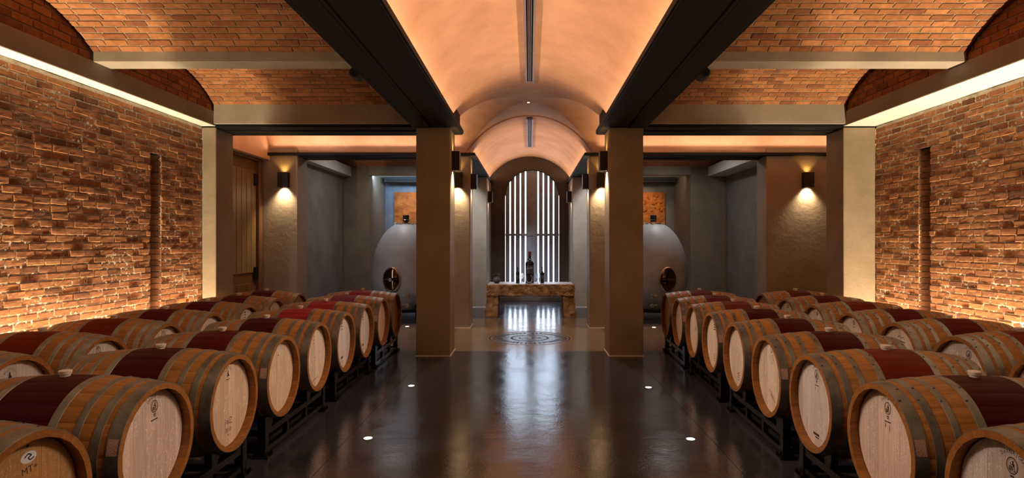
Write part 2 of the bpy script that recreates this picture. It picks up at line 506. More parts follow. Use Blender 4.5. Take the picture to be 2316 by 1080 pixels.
# back wall with the arched opening of the gate
WX, WRAD, WSP, WBOT = 0.065, 0.74, 2.76, 0.22
def arch_wall(x0, x1, z1, cx, r, zs, zb, y0, y1):
    mb = MB(); n = 24
    arch = [(cx - r, zb)] + [(cx + r * math.cos(PI - PI * i / n), zs + r * math.sin(PI - PI * i / n)) for i in range(n + 1)] + [(cx + r, zb)]
    for yy in (y0, y1):
        o = len(mb.v)
        mb.v += [(p, yy, q) for p, q in arch]
        top = [(x0, z1)] + [(x0 + (x1 - x0) * (i + 1) / (n + 2), z1) for i in range(n + 1)] + [(x1, z1)]
        mb.v += [(p, yy, q) for p, q in top]
        k = len(arch)
        for i in range(k - 1): mb.f.append((o + i, o + i + 1, o + k + i + 1, o + k + i))
        b = len(mb.v)
        mb.v += [(x0, yy, zb), (x1, yy, zb), (x0, yy, 0), (x1, yy, 0), (cx - r, yy, 0), (cx + r, yy, 0)]
        mb.f += [(b, o, o + k), (b + 1, o + 2 * k - 1, o + k - 1), (b + 2, b + 4, o, b), (b + 5, b + 3, b + 1, o + k - 1), (b + 4, b + 5, o + k - 1, o)]
    k = len(arch)
    half = len(mb.v) // 2
    for i in range(k - 1): mb.f.append((i, i + 1, half + i + 1, half + i))
    mb.f.append((0, k - 1, half + k - 1, half))
    return mb
struct(arch_wall(-1.55, 1.55, 4.3, WX, WRAD, WSP, WBOT, YB, YB + 0.25).build('wall_back', 'plaster_dark'))
struct(MB().box(-7.2, -1.55, YB, YB + 0.25, 0, 4.3).build('wall_back_left', 'plaster_blue_lit'))
struct(MB().box(1.55, 7.2, YB, YB + 0.25, 0, 4.3).build('wall_back_right', 'plaster_grey'))
struct(MB().box(-1.02, 1.02, YB - 0.16, YB, 0, 0.10).build('trim_1', 'plaster_dark', bevel=0.008))

# ------------------------------------------------------------------ columns, pillars, piers
def column(name, x0, x1, y0, y1, z1=ZB, mat='plaster', label=None):
    o = struct(MB().box(x0, x1, y0, y1, 0, z1).build(name, mat, bevel=0.012), label)
    MB().box(x0 - 0.006, x1 + 0.006, y0 - 0.006, y1 + 0.006, 0, 0.012).build('floor_trim', 'plaster_pale', o)
    return o
for s in (-1, 1):
    a, b = sorted((s * 1.086, s * 1.55))
    column('column', a, b, YC1, YC1 + 0.50)
    column('column', a, b, YC2, YC2 + 0.50)
    a, b = sorted((s * 1.03, s * 1.55))
    column('column', a, b, YC3, YB)
column('pillar', WL, -XI, YC1, YC1 + 0.47); column('pillar', XI, WR, YC1, YC1 + 0.47)
column('pillar', -4.92, -4.216, YC2, YC2 + 0.46, 3.4); column('pillar', 4.30, 7.1, YC2, YC2 + 0.46, 3.4)
column('pillar', WL, -3.86, YC3, YB, 3.4); column('pillar', 3.86, WR, YC3, YB, 3.4)
struct(MB().box(-4.95, WL, YC2 + 0.46, YB, 0, 4.2).build('wall_left_hall', 'plaster_grey'))
struct(MB().box(WR, 5.2, YC2 + 0.46, YB, 0, 4.2).build('wall_right_hall', 'plaster_grey'))
for s, w in ((-1, WL), (1, WR)):
    a, b = sorted((s * XI, w))
    struct(MB().box(a, b, YC2 + 0.46, YC3, 3.136, 3.36).build('beam', 'plaster_pale'))
    a, b = sorted((s * 1.55, s * 3.86))
    struct(MB().box(a, b, YC3, YC3 + 0.2, 3.17, 3.42).build('beam', 'concrete'))
    struct(MB().box(a, b, YC3 + 0.2, YB, 3.235, 3.36).build('ceiling_back', 'plaster_pale'))

# ------------------------------------------------------------------ plaster vaults
def vault_strip(y0, y1, r=RV, x1=SPR, n=28, name='ceiling_vault'):
    mb = MB(); ny = 2; t = 0.03
    a1 = math.asin(min(x1 / r, 1.0))
    prof = [(r * math.sin(-a1 + 2 * a1 * i / n), ZV + r * math.cos(-a1 + 2 * a1 * i / n)) for i in range(n + 1)]
    prof2 = [(p * (r + t) / r, ZV + (q - ZV) * (r + t) / r) for p, q in prof]
    poly = prof + prof2[::-1]
    k = len(prof)
    for yy in (y0, y1): mb.v += [(p, yy, q) for p, q in prof] + [(p, yy, q) for p, q in prof2]
    h = 2 * k
    for i in range(k - 1):
        mb.f += [(i, i + 1, h + i + 1, h + i), (k + i, k + i + 1, h + k + i + 1, h + k + i), (i, i + 1, k + i + 1, k + i), (h + i, h + i + 1, h + k + i + 1, h + k + i)]
    mb.f += [(0, k, h + k, h), (k - 1, 2 * k - 1, h + 2 * k - 1, h + k - 1)]
    return struct(mb.build(name, 'vault', smooth=True))
vault_strip(YF, CY - SPR, RV - 0.018)
vault_strip(CY + SPR, YB, RV - 0.018)
def groin():
    mb = MB()
    xs = [-4.72 + (4.72 - SPR) * i / 6 for i in range(6)] + [-SPR + 2 * SPR * i / 72 for i in range(73)] + [SPR + (7.1 - SPR) * (i + 1) / 8 for i in range(8)]
    yy = [CY - SPR + 2 * SPR * i / 72 for i in range(73)]
    def zz(x, y):
        zc = zn(y - CY)
        return max(zc, zn(x)) if abs(x) <= SPR + 1e-6 else zc
    w = len(xs)
    for y in yy:
        for x in xs: mb.v.append((x, y, zz(x, y)))
    for j in range(len(yy) - 1):
        for i in range(w - 1): mb.f.append((j * w + i, j * w + i + 1, (j + 1) * w + i + 1, (j + 1) * w + i))
    me = mb.mesh('ceiling_crossing', 'vault', True)
    return struct(place(me, 'ceiling_crossing'))
groin()
# lunette and end wall of the cross corridor on the door side
struct(MB().box(-4.95, -4.72, CY - SPR - 0.1, CY + SPR + 0.1, 3.05, 4.1).build('wall_lunette', 'vault'))
struct(MB().box(-5.1, -4.92, 8.4, YC2 + 0.1, 0, 3.3).build('wall_door_side', 'plaster_dark'))

# ------------------------------------------------------------------ steel beams
for s in (-1, 1):
    st = struct(empty('beam'))
    def bx(a, b, y0, y1, z0, z1, nm, par=st):
        p, q = sorted((s * a, s * b)); return MB().box(p, q, y0, y1, z0, z1).build(nm, 'steel', par, bevel=0.004)
    bx(0.98, 1.325, YF, YC1 + 0.56, ZB, 3.172, 'inner_plate')
    bx(1.36, 1.585, YF, YC1 + 0.02, ZB - 0.012, 3.172, 'outer_channel')
    bx(1.325, 1.36, YF, YC1, ZB + 0.03, 3.172, 'web')
    bx(1.20, 1.60, YF, YC1, 3.172, 3.62, 'upstand')
    bx(1.328, 1.357, 2.0, 7.2, 3.109, 3.15, 'added_strip_box')  # added housing for the unseen strips that brighten the barrel heads
    bx(0.965, 0.98, YF, YC1 + 0.56, ZB + 0.012, 3.185, 'cove_lip')
    st = struct(empty('beam'))
    bx(0.99, 1.325, CY + SPR - 0.12, YB, ZB, 3.172, 'inner_plate', st)
    bx(1.36, 1.56, CY + SPR - 0.12, YB, ZB - 0.012, 3.172, 'outer_channel', st)
    bx(1.325, 1.36, CY + SPR - 0.12, YB, ZB + 0.03, 3.172, 'web', st)
    bx(1.20, 1.56, CY + SPR, YB, 3.172, 3.62, 'upstand', st)
    # cross beams either side of the corridor
    w = 4.47 if s < 0 else 4.72
    e = 4.92 if s < 0 else 7.1
    st = struct(empty('beam'))
    bx(1.60, w, YC1, YC1 + 0.20, ZB, 3.16, 'lower_flange', st)
    bx(1.60, w, YC1 + 0.23, YC1 + 0.56, ZB - 0.012, 3.172, 'inner_plate', st)
    bx(1.0, w, YC1 + 0.02, YC1 + 0.42, 3.172, 3.70, 'upstand', st)
    st = struct(empty('beam'))
    bx(1.56, e, YC2 - 0.10, YC2 + 0.22, ZB, 3.172, 'inner_plate', st)
    bx(1.56, e, YC2 + 0.25, YC2 + 0.46, ZB - 0.012, 3.16, 'outer_channel', st)
    bx(1.2, e, YC2 + 0.06, YC2 + 0.46, 3.172, 3.70, 'upstand', st)

# ------------------------------------------------------------------ bricks
def brick_meshes(L, Hh, D, disp, mat, count, rnd):
    out = []
    for k in range(count):
        mb = MB(); nx, ny = 6, 4
        fu = [0, 0.022, 0.27, 0.5, 0.73, 0.978, 1]; fv = [0, 0.07, 0.5, 0.93, 1]
        g = []
        for j in range(ny + 1):
            for i in range(nx + 1):
                u = -L / 2 + L * fu[i]; v = -Hh / 2 + Hh * fv[j]
                edge = i in (0, nx) or j in (0, ny)
                z = rnd.uniform(-disp, disp) * 0.22 - (disp * 1.1 if edge else 0)
                if edge: u += rnd.uniform(-0.0028, 0.0028) * (disp / 0.0045) ** 0.5; v += rnd.uniform(-0.0034, 0.0034) * (disp / 0.0045) ** 0.5
                if i in (0, nx) and j in (0, ny): u *= 0.99; v *= 0.96; z -= disp * 0.5
                g.append((u, v, z))
        b = [(-L / 2, -Hh / 2, -D), (L / 2, -Hh / 2, -D), (L / 2, Hh / 2, -D), (-L / 2, Hh / 2, -D)]
        w = nx + 1
        fs = []
        for j in range(ny):
            for i in range(nx): fs.append((j * w + i, j * w + i + 1, (j + 1) * w + i + 1, (j + 1) * w + i))
        nb = len(g)
        fs.append(tuple(range(nx, -1, -1)) + (nb, nb + 1))
        fs.append(tuple(j * w + nx for j in range(ny, -1, -1)) + (nb + 1, nb + 2))
        fs.append(tuple(ny * w + i for i in range(0, nx + 1)) + (nb + 2, nb + 3))
        fs.append(tuple(j * w for j in range(0, ny + 1)) + (nb + 3, nb))
        mb.add(g + b, fs)
        out.append((mb.mesh('brick', mat), mb))
    return out
BL, BH, CR = 0.182, 0.0560, 0.0705        # wall bricks: length, height, course
VL, VH, VC = 0.198, 0.0600, 0.0750        # vault bricks
rb = random.Random(3)
WALL_BRICKS = brick_meshes(BL, BH, 0.05, 0.0045, 'brick', 8, rb)
VAULT_BRICKS = brick_meshes(VL, VH, 0.03, 0.0022, 'vault_brick', 6, rb)

def lay(parent, cells, variants, keep, rnd, jit, mat):
    """cells: (importance, centre, Lvec, Hvec, Nvec, length scale, height scale). The most prominent become parts, the rest one mass."""
    cells.sort(key=lambda c: -c[0])
    mass = MB()
    for idx, (imp, c, lv, hv, nv, sl, sh) in enumerate(cells):
        d = min(abs(rnd.gauss(0, jit)), 2.4 * jit) - 0.2 * jit
        tl = rnd.uniform(-0.02, 0.02) * (jit / 0.005)
        k = rnd.randrange(len(variants))
        me, src = variants[k]
        flip = -1 if rnd.random() < 0.5 else 1
        l2 = (lv + hv * tl).normalized() * flip; h2 = nv.cross(l2)
        m = Matrix((l2 * sl, h2 * sh, nv)).transposed().to_4x4(); m.translation = c + nv * d
        if idx < keep and imp > 0:
            place(me, 'brick', parent, matrix=m)
        else:
            mass.add([m @ Vector(q) for q in src.v], src.f)
    if mass.v:
        o = mass.build('brick_mass', mat, parent); o['kind'] = 'stuff'

def row_spans(a, b, mod, offset, rnd, gap=0.013):
    """brick spans along one course between a and b"""
    out = []; p = a - offset
    while p < b - 0.02:
        q = p + mod + rnd.uniform(-0.012, 0.012)
        s, e = max(p, a), min(q - gap, b)
        if e - s > 0.03: out.append((s, e))
        p = q
    return out

def brick_wall(name, wx, sgn, niche_top, label):
    """wall face at x = wx, its face normal pointing along -sgn x"""
    rnd = random.Random(11 if sgn < 0 else 12)
    y0, y1, z1 = YF, YC1, 3.136
    n0, n1 = 6.875, 7.085
    nv = Vector((-sgn, 0, 0)); lv = Vector((0, 1, 0)); hv = Vector((0, 0, 1))
    back = wx + sgn * 0.0055; deep = wx + sgn * 0.45
    mb = MB()
    for a, b, c, d in ((y0, n0, 0, z1), (n1, y1, 0, z1), (n0, n1, niche_top, z1)):
        p, q = sorted((back, deep)); mb.box(p, q, a, b, c, d)
    wall = struct(mb.build(name, 'mortar'), label)
    # squeezed, uneven mortar skin where the wall is in view
    def skin(a, b, c, d):
        st_ = 0.0135; ny, nz = max(2, int((b - a) / st_)), max(2, int((d - c) / st_))
        g = MB()
        for k in range(nz + 1):
            z = c + (d - c) * k / nz
            for i in range(ny + 1):
                y = a + (b - a) * i / ny
                q = Vector((y * 26, z * 26, sgn * 5.0))
                h = 0.0055 * noise.noise(q) + 0.0060 * noise.noise(q * 2.4) - 0.0032
                if i in (0, ny) or k in (0, nz): h = -0.009
                g.v.append((wx - sgn * min(max(h, -0.009), 0.0028), y, z))
        w = ny + 1
        for k in range(nz):
            for i in range(ny): g.f.append((k * w + i, k * w + i + 1, (k + 1) * w + i + 1, (k + 1) * w + i))
        g.build('mortar_skin', 'mortar', wall, smooth='all')
    ya = 4.75 if sgn < 0 else 5.35
    skin(ya, n0 - 0.004, 0.45, z1); skin(n1 + 0.004, y1, 0.45, z1); skin(n0, n1, niche_top + 0.01, z1)
    cells = []
    nrow = int(z1 / CR)
    for r in range(nrow + 1):
        zc = r * CR + BH / 2 + 0.006
        if zc + BH / 2 > z1: break
        off = (r % 2) * 0.097 + rnd.uniform(0, 0.03)
        segs = [(2.6, n0), (n1, y1)] if zc < niche_top + 0.01 else [(2.6, y1)]
        for a, b in segs:
            for s, e in row_spans(a, b, 0.195, off, rnd):
                yc = (s + e) / 2
                vis = F * abs(wx) / yc < (1198 if sgn < 0 else 1118) + 30 and zc > H - (H - 0.87) * yc / max(yc - 0.0, 1) * 0.93
                vis = vis and zc > 0.60
                imp = (1.0 / yc) if vis else -1
                cells.append((imp, Vector((wx, yc, zc)), lv, hv, nv, (e - s) / BL, 1.0))
    lay(wall, cells, WALL_BRICKS, 300, rnd, 0.0055, 'brick')
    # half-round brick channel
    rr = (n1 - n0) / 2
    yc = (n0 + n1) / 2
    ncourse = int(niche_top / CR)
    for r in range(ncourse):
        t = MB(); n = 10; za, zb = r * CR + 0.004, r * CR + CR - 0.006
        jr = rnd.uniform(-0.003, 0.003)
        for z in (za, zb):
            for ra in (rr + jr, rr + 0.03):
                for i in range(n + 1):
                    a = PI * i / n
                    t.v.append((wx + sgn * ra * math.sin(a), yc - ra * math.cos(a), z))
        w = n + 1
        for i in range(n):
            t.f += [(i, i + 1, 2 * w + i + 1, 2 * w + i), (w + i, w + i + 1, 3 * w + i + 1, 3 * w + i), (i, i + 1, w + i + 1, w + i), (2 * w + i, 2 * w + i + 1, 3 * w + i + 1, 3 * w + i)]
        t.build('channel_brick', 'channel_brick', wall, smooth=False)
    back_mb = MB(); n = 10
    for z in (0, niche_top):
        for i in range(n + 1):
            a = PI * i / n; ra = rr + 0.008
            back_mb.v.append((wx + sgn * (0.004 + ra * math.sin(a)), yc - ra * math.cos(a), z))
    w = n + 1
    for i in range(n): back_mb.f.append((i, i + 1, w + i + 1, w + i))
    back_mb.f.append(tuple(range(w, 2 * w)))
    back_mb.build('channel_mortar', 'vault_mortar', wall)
    return wall
brick_wall('wall_left', WL, -1, 2.606, 'rustic brick wall with a round channel beside the wooden door end')
brick_wall('wall_right', WR, 1, 2.68, 'rustic brick wall with a round channel on the far aisle side')

# soffit beams above the brick walls
for s, w in ((-1, WL), (1, WR)):
    a, b = sorted((s * XI, w + s * 0.3))
    so = struct(MB().box(a, b, YF, YC1, 3.142, 3.33).build('beam', 'concrete'))
    a, b = sorted((s * (XI + 0.004), w + s * 0.3))
    MB().box(a, b, YF, YC1, 3.136, 3.142).build('soffit_panel', 'plaster_pale', so)

# segmental brick vaults between concrete ribs
VSP, VRI = 3.41, 0.33
RIBS = [(-1.0, -0.76), (1.36, 1.60), (3.54, 3.78), (5.72, 5.96)]
SPANS = [(-0.76, 1.36), (1.60, 3.54), (3.78, 5.72), (5.96, 7.90)]
for s in (-1, 1):
    a, b = sorted((s * 1.585, s * XI))
    for y0, y1 in RIBS:
        struct(MB().box(a, b, y0, y1, 3.32, 3.60).build('beam', 'concrete', bevel=0.006))
    struct(MB().box(a, b, 7.90, YC1, ZB + 0.04, 3.62).build('beam', 'concrete', bevel=0.004))
    struct(MB().box(a, b, YF, -1.0, 3.32, 3.62).build('ceiling_rear', 'concrete'))
    for vi, (y0, y1) in enumerate(SPANS):
        rnd = random.Random(50 + vi + (10 if s > 0 else 0))
        c = (y1 - y0) / 2; ym = (y0 + y1) / 2
        R = (c * c + VRI * VRI) / (2 * VRI); zc = VSP + VRI - R
        a1 = math.asin(c / R)
        xa, xb = 1.60, XI - 0.006
        n = 26; t = 0.06
        mb = MB()
        for x in (s * xa, s * xb):
            for ra in (R + 0.008, R + t):
                for i in range(n + 1):
                    th = -a1 + 2 * a1 * i / n
                    mb.v.append((x, ym + ra * math.sin(th), zc + ra * math.cos(th)))
        w = n + 1
        for i in range(n):
            mb.f += [(i, i + 1, 2 * w + i + 1, 2 * w + i), (w + i, w + i + 1, 3 * w + i + 1, 3 * w + i), (i, i + 1, w + i + 1, w + i), (2 * w + i, 2 * w + i + 1, 3 * w + i + 1, 3 * w + i)]
        va = struct(mb.build('ceiling_vault', 'vault_mortar'))
        if vi < 2: continue
        cells = []
        ncr = int(round(2 * a1 * R / VC)); cr = 2 * a1 * R / ncr
        for r in range(ncr):
            th = -a1 + (r + 0.5) * cr / R
            off = (r % 2) * 0.105 + rnd.uniform(0, 0.025)
            nv = Vector((0, -math.sin(th), -math.cos(th))); hv = Vector((0, math.cos(th), -math.sin(th))); lv = Vector((1, 0, 0))
            for p, q in row_spans(xa, xb, 0.211, off, rnd):
                ctr = Vector((s * (p + q) / 2, ym + R * math.sin(th), zc + R * math.cos(th)))
                vis = 548 - F * (ctr.z - H) / ctr.y > -20
                cells.append((1.0 / ctr.y if vis else -1, ctr, lv, hv, nv, (q - p) / VL, cr / VC))
        lay(va, cells, VAULT_BRICKS, 300, rnd, 0.0022, 'vault_brick')
    # brick lunettes closing the vaults above the soffit beams
    lx = s * (XI + 0.022)
    nv = Vector((-s, 0, 0)); lv = Vector((0, 1, 0)); hv = Vector((0, 0, 1))
    for (y0, y1) in SPANS[2:]:
        rnd = random.Random(int(90 + s + y0 * 10))
        a, b = sorted((lx + s * 0.008, lx + s * 0.2))
        lu = struct(MB().box(a, b, y0 - 0.12, y1 + 0.05, 3.33, 3.95).build('wall_lunette', 'vault_mortar'))
        cells = []
        for r in range(7):
            z = 3.34 + r * VC + VH / 2
            for p, q in row_spans(y0 - 0.1, y1, 0.211, (r % 2) * 0.105, rnd):
                yc = (p + q) / 2
                vis = F * abs(lx) / yc < 1200
                cells.append((1.0 / yc if vis else -1, Vector((lx, yc, z)), lv, hv, nv, (q - p) / VL, 1.0))
        lay(lu, cells, VAULT_BRICKS, 300, rnd, 0.002, 'vault_brick')
        if y0 > 5: continue
    struct(MB().box(*sorted((lx + s * 0.008, lx + s * 0.2)), YF, 3.66, 3.33, 3.95).build('wall_lunette', 'vault_mortar'))

# brick vault of the rear halls (too distant to tell bricks apart)
for s, w in ((-1, WL), (1, WR)):
    y0, y1 = YC2 + 0.46, YC3
    c = (y1 - y0) / 2; ym = (y0 + y1) / 2; rise = 0.42
    R = (c * c + rise * rise) / (2 * rise); zc = 3.38 + rise - R; a1 = math.asin(c / R)
    mb = MB(); n = 24
    for x in (s * 1.56, w):
        for i in range(n + 1):
            th = -a1 + 2 * a1 * i / n
            mb.v.append((x, ym + R * math.sin(th), zc + R * math.cos(th)))
    for i in range(n): mb.f.append((i, i + 1, n + 1 + i + 1, n + 1 + i))
    struct(place(mb.mesh('ceiling_hall', 'far_brick', 'all'), 'ceiling_hall'))

# ------------------------------------------------------------------ arched slatted gate
gate = struct(empty('window_1', (WX, YB + 0.06, 0)), 'arched slatted gate with daylight through its gaps')
def ztop(x, r=WRAD):
    return WSP + math.sqrt(max(r * r - x * x, 0.0))
def board(x0, x1, nm='slat', z0=WBOT, y0=0.0, y1=0.035, mat='board'):
    n = 5
    pts = [(x0, z0), (x1, z0)] + [(x1 + (x0 - x1) * i / n, ztop(x1 + (x0 - x1) * i / n, WRAD - 0.005)) for i in range(n + 1)]
    return MB().prism(pts, y0, y1, 'y').build(nm, mat, gate, bevel=0.003)
gapc = [-0.591, -0.455, -0.313, -0.177, 0.165, 0.302, 0.440, 0.574]
gw = 0.0155
edges = [-WRAD + 0.022]
for g in gapc: edges += [g - gw, g + gw]
edges.append(WRAD - 0.022)
for i in range(0, len(edges), 2):
    if i == 8:
        for k, nm in ((0, 'stile'), (1, 'stile')):
            m_ = (edges[8] + edges[9]) / 2
            board(edges[8] if k == 0 else m_ + 0.0002, m_ - 0.0002 if k == 0 else edges[9], nm, y0=-0.01)
    else: board(edges[i], edges[i + 1])
MB().box(-0.030, 0.018, 0.036, 0.050, WBOT, WSP + WRAD - 0.03).build('astragal', 'board', gate)
for x0, x1 in ((-WRAD + 0.02, -0.01), (0.0, WRAD - 0.02)):
    MB().box(x0, x1, -0.03, 0.0, 1.725, 1.79).build('rail', 'board', gate, bevel=0.004)
    MB().box(x0, x1, -0.02, 0.0, WBOT, WBOT + 0.12).build('rail', 'board', gate, bevel=0.004)
for k in range(5):
    MB().lathe([(0.0, -0.012), (0.018 - 0.001 * k, 0.0)], 4, (0.0, 0.0, 0.0), 'y', False).build('stud', 'chrome', gate, (0.0, -0.012, 1.72 - 0.075 * k))
mb = MB()
n = 24
arc = [(-WRAD, WBOT)] + [(WRAD * math.cos(PI - PI * i / n), WSP + WRAD * math.sin(PI - PI * i / n)) for i in range(n + 1)] + [(WRAD, WBOT)]
arc2 = [(p * 0.975, WSP + (q - WSP) * (0.975 if q > WSP else 1)) for p, q in arc]
for yy in (-0.055, -0.01):
    for a_ in (arc, arc2): mb.v += [(p, yy, q) for p, q in a_]
k = len(arc)
for i in range(k - 1):
    mb.f += [(i, i + 1, k + i + 1, k + i), (2 * k + i, 2 * k + i + 1, 3 * k + i + 1, 3 * k + i), (i, i + 1, 2 * k + i + 1, 2 * k + i), (k + i, k + i + 1, 3 * k + i + 1, 3 * k + i)]
mb.build('arch_frame', 'black', gate)

# ------------------------------------------------------------------ wooden door at the corridor end
door = struct(empty('door_1', (-4.92, 10.0, 0)), 'tall wooden plank door with black iron hinges')
for y0, y1, z0, z1 in ((-0.62, -0.50, 0, 3.0), (0.42, 0.56, 0, 3.0), (-0.62, 0.56, 3.0, 3.12)):
    MB().box(0, 0.09, y0, y1, z0, z1).build('door_frame', 'door_wood', door, bevel=0.01)
leaf = MB().box(0.0, 0.03, -0.50, 0.42, 0, 3.0).build('door_leaf', 'door_wood', door)
for i in range(5):
    a = -0.47 + i * 0.175
    MB().box(0.03, 0.045, a, a + 0.165, 1.02, 2.82).build('plank', 'door_plank', door, bevel=0.006)
    MB().box(0.03, 0.045, a, a + 0.165, 0.10, 0.84).build('plank', 'door_wood', door, bevel=0.006)
for z in (0.9, 2.55):
    MB().box(0.045, 0.075, 0.30, 0.43, z, z + 0.22).build('hinge', 'brass_dark', door, bevel=0.006)

# ------------------------------------------------------------------ barrels
NST = 26
LEN, RB_, RH_ = 0.475, 0.340, 0.297
def rprof(x): return RB_ - (RB_ - RH_) * (x / LEN) ** 2
def stave_mesh():
    mb = MB(); n = 14; ha = PI / NST - 0.0008
    for i in range(n + 1):
        x = -LEN + 2 * LEN * i / n; r = rprof(x)
        for a, dr in ((-ha, -0.027), (-ha, -0.0009), (-ha * 0.93, 0.0), (0, 0.0), (ha * 0.93, 0.0), (ha, -0.0009), (ha, -0.027)):
            mb.v.append((x, (r + dr) * math.sin(a), (r + dr) * math.cos(a)))
    w = 7
    for i in range(n):
        for k in range(w - 1): mb.f.append((i * w + k, i * w + k + 1, (i + 1) * w + k + 1, (i + 1) * w + k))
        mb.f.append((i * w + 6, i * w, (i + 1) * w, (i + 1) * w + 6))
    mb.f += [tuple(range(w)), tuple(n * w + k for k in reversed(range(w)))]
    return mb.mesh('stave', 'stave', True)
STAVE = stave_mesh()
HOOPS = [(0.0, 0.060), (0.085, 0.124), (0.178, 0.210), (0.288, 0.328)]
def hoop_mesh(d0, d1, sgn):
    mb = MB(); n = 60; w = 5
    for i in range(n):
        a = 2 * PI * i / n
        lap = 0.0016 if 0.05 < a < 0.45 else 0.0
        for k, (d, dr) in enumerate(((d0, 0.0002), (d0 + 0.001, 0.0026), (d1 - 0.001, 0.0026), (d1, 0.0002))):
            x = LEN - d; r = rprof(x) + dr + (lap if dr > 0.001 else 0)
            mb.v.append((sgn * x, r * math.sin(a), r * math.cos(a)))
    for i in range(n):
        j = (i + 1) % n
        for k in range(3): mb.f.append((i * 4 + k, i * 4 + k + 1, j * 4 + k + 1, j * 4 + k))
    return mb.mesh('hoop', 'hoop', True)
HOOP_M = [(sg, hoop_mesh(a, b, sg)) for a, b in HOOPS for sg in (1, -1)]
def rivet_mesh(d0, d1, sgn):
    mb = MB(); xm = LEN - (d0 + d1) / 2; r = rprof(xm) + 0.003
    for a, dx in ((0.10, -0.25), (0.36, 0.25)):
        x = sgn * (xm + dx * (d1 - d0))
        rr = rprof(x) + 0.003
        rot = Matrix.Rotation(-a, 3, 'X')
        tmp = MB().lathe([(0.0068, 0.0), (0.0062, 0.003), (0.0035, 0.0052)], 8)
        mb.add([Vector((x, 0, 0)) + rot @ (Vector(q) + Vector((0, 0, rr))) for q in tmp.v], tmp.f)
    return mb.mesh('rivets', 'rivet', True)
RIVET_M = [rivet_mesh(a, b, sg) for a, b in HOOPS for sg in (1, -1)]
HX, HR = LEN - 0.050, 0.2725
def head_boards(cuts):
    out = []
    for a, b in zip(cuts, cuts[1:]):
        u0, u1 = max(a * HR, -HR), min(b * HR, HR); g = 0.0006
        n = 7
        us = [u0 + g + (u1 - u0 - 2 * g) * i / n for i in range(n + 1)]
        top = [(u, math.sqrt(max(HR * HR - u * u, 1e-6))) for u in us]
        poly = [(u, -v) for u, v in top] + [(u, v) for u, v in reversed(top)]
        out.append(MB().prism(poly, HX - 0.018, HX, 'x').mesh('head_board', 'head'))
    return out
HEADS = [head_boards([-1, -0.74, -0.45, -0.12, 0.18, 0.47, 0.76, 1]), head_boards([-1, -0.62, -0.33, 0.02, 0.36, 0.70, 1])]
REAR = MB().lathe([(HR, -HX), (HR, -HX + 0.018)], 36, axis='x').mesh('rear_head', 'head')
BUNG = MB().lathe([(0.021, RB_ - 0.012), (0.023, RB_ + 0.008), (0.027, RB_ + 0.010), (0.030, RB_ + 0.026), (0.027, RB_ + 0.029)], 16).mesh('bung', 'bung', True)

# lettering and marks burnt into the heads
_gl = {}
def glyphs(s, size=1.0):
    if s not in _gl:
        cu = bpy.data.curves.new('lettering', 'FONT'); cu.body = s; cu.size = 1.0; cu.align_x = 'CENTER'; cu.align_y = 'CENTER'; cu.resolution_u = 3
        ob = bpy.data.objects.new('lettering', cu); COL.objects.link(ob)
        dg = bpy.context.evaluated_depsgraph_get(); dg.update()
        me = ob.evaluated_get(dg).to_mesh()
        _gl[s] = ([(v.co.x, v.co.y) for v in me.vertices], [tuple(p.vertices) for p in me.polygons])
        ob.evaluated_get(dg).to_mesh_clear()
        bpy.data.objects.remove(ob); bpy.data.curves.remove(cu)
    return _gl[s]
class Stamp:
    def __init__(self): self.v = []; self.f = []
    def _add(self, pts, fs):
        o = len(self.v); self.v += pts; self.f += [tuple(i + o for i in q) for q in fs]; return self
    def text(self, s, u, v, size, ang=0.0, shear=0.0):
        p, f = glyphs(s); c, sn = math.cos(ang), math.sin(ang)
        q = []
        for a, b in p:
            a, b = (a + shear * b) * size, b * size
            q.append((u + a * c - b * sn, v + a * sn + b * c))
        return self._add(q, f)
    def arc(self, s, u, v, R, size, step, a0=PI / 2):
        for i, ch in enumerate(s):
            if ch == ' ': continue
            a = a0 + (len(s) - 1) / 2 * step - i * step
            self.text(ch, u + R * math.cos(a), v + R * math.sin(a), size, a - PI / 2)
        return self
    def ring(self, u, v, ro, ri, sy=1.0, n=28):
        p = []; f = []
        for i in range(n):
            a = 2 * PI * i / n
            p += [(u + ro * math.cos(a), v + sy * ro * math.sin(a)), (u + ri * math.cos(a), v + sy * ri * math.sin(a))]
            j = (i + 1) % n
            f.append((2 * i, 2 * j, 2 * j + 1, 2 * i + 1))
        return self._add(p, f)
    def disc(self, u, v, r, sy=1.0, n=20):
        return self._add([(u + r * math.cos(2 * PI * i / n), v + sy * r * math.sin(2 * PI * i / n)) for i in range(n)], [tuple(range(n))])
    def poly(self, pts): return self._add(list(pts), [tuple(range(len(pts)))])
    def bar(self, u0, u1, v0, v1, slant=0.0): return self.poly([(u0, v0), (u1, v0 + slant), (u1, v1 + slant), (u0, v1)])
    def stroke(self, pts, w):
        for (a, b), (c, d) in zip(pts, pts[1:]):
            l = math.hypot(c - a, d - b) or 1; nx, ny = -(d - b) / l * w / 2, (c - a) / l * w / 2
            self._add([(a + nx, b + ny), (c + nx, d + ny), (c - nx, d - ny), (a - nx, b - ny)], [(0, 1, 2, 3)])
        return self
    def fit(self, k, v0, v1, u1=0.0):
        self.v = [(u1 + a * k, v1 + (b - v0) * k) for a, b in self.v]; return self
    def mesh(self, mat, x=HX + 0.0006):
        me = bpy.data.meshes.new('stamp'); me.from_pydata([(x, p, q) for p, q in self.v], [], self.f); me.update(); me.materials.append(M[mat]); return me
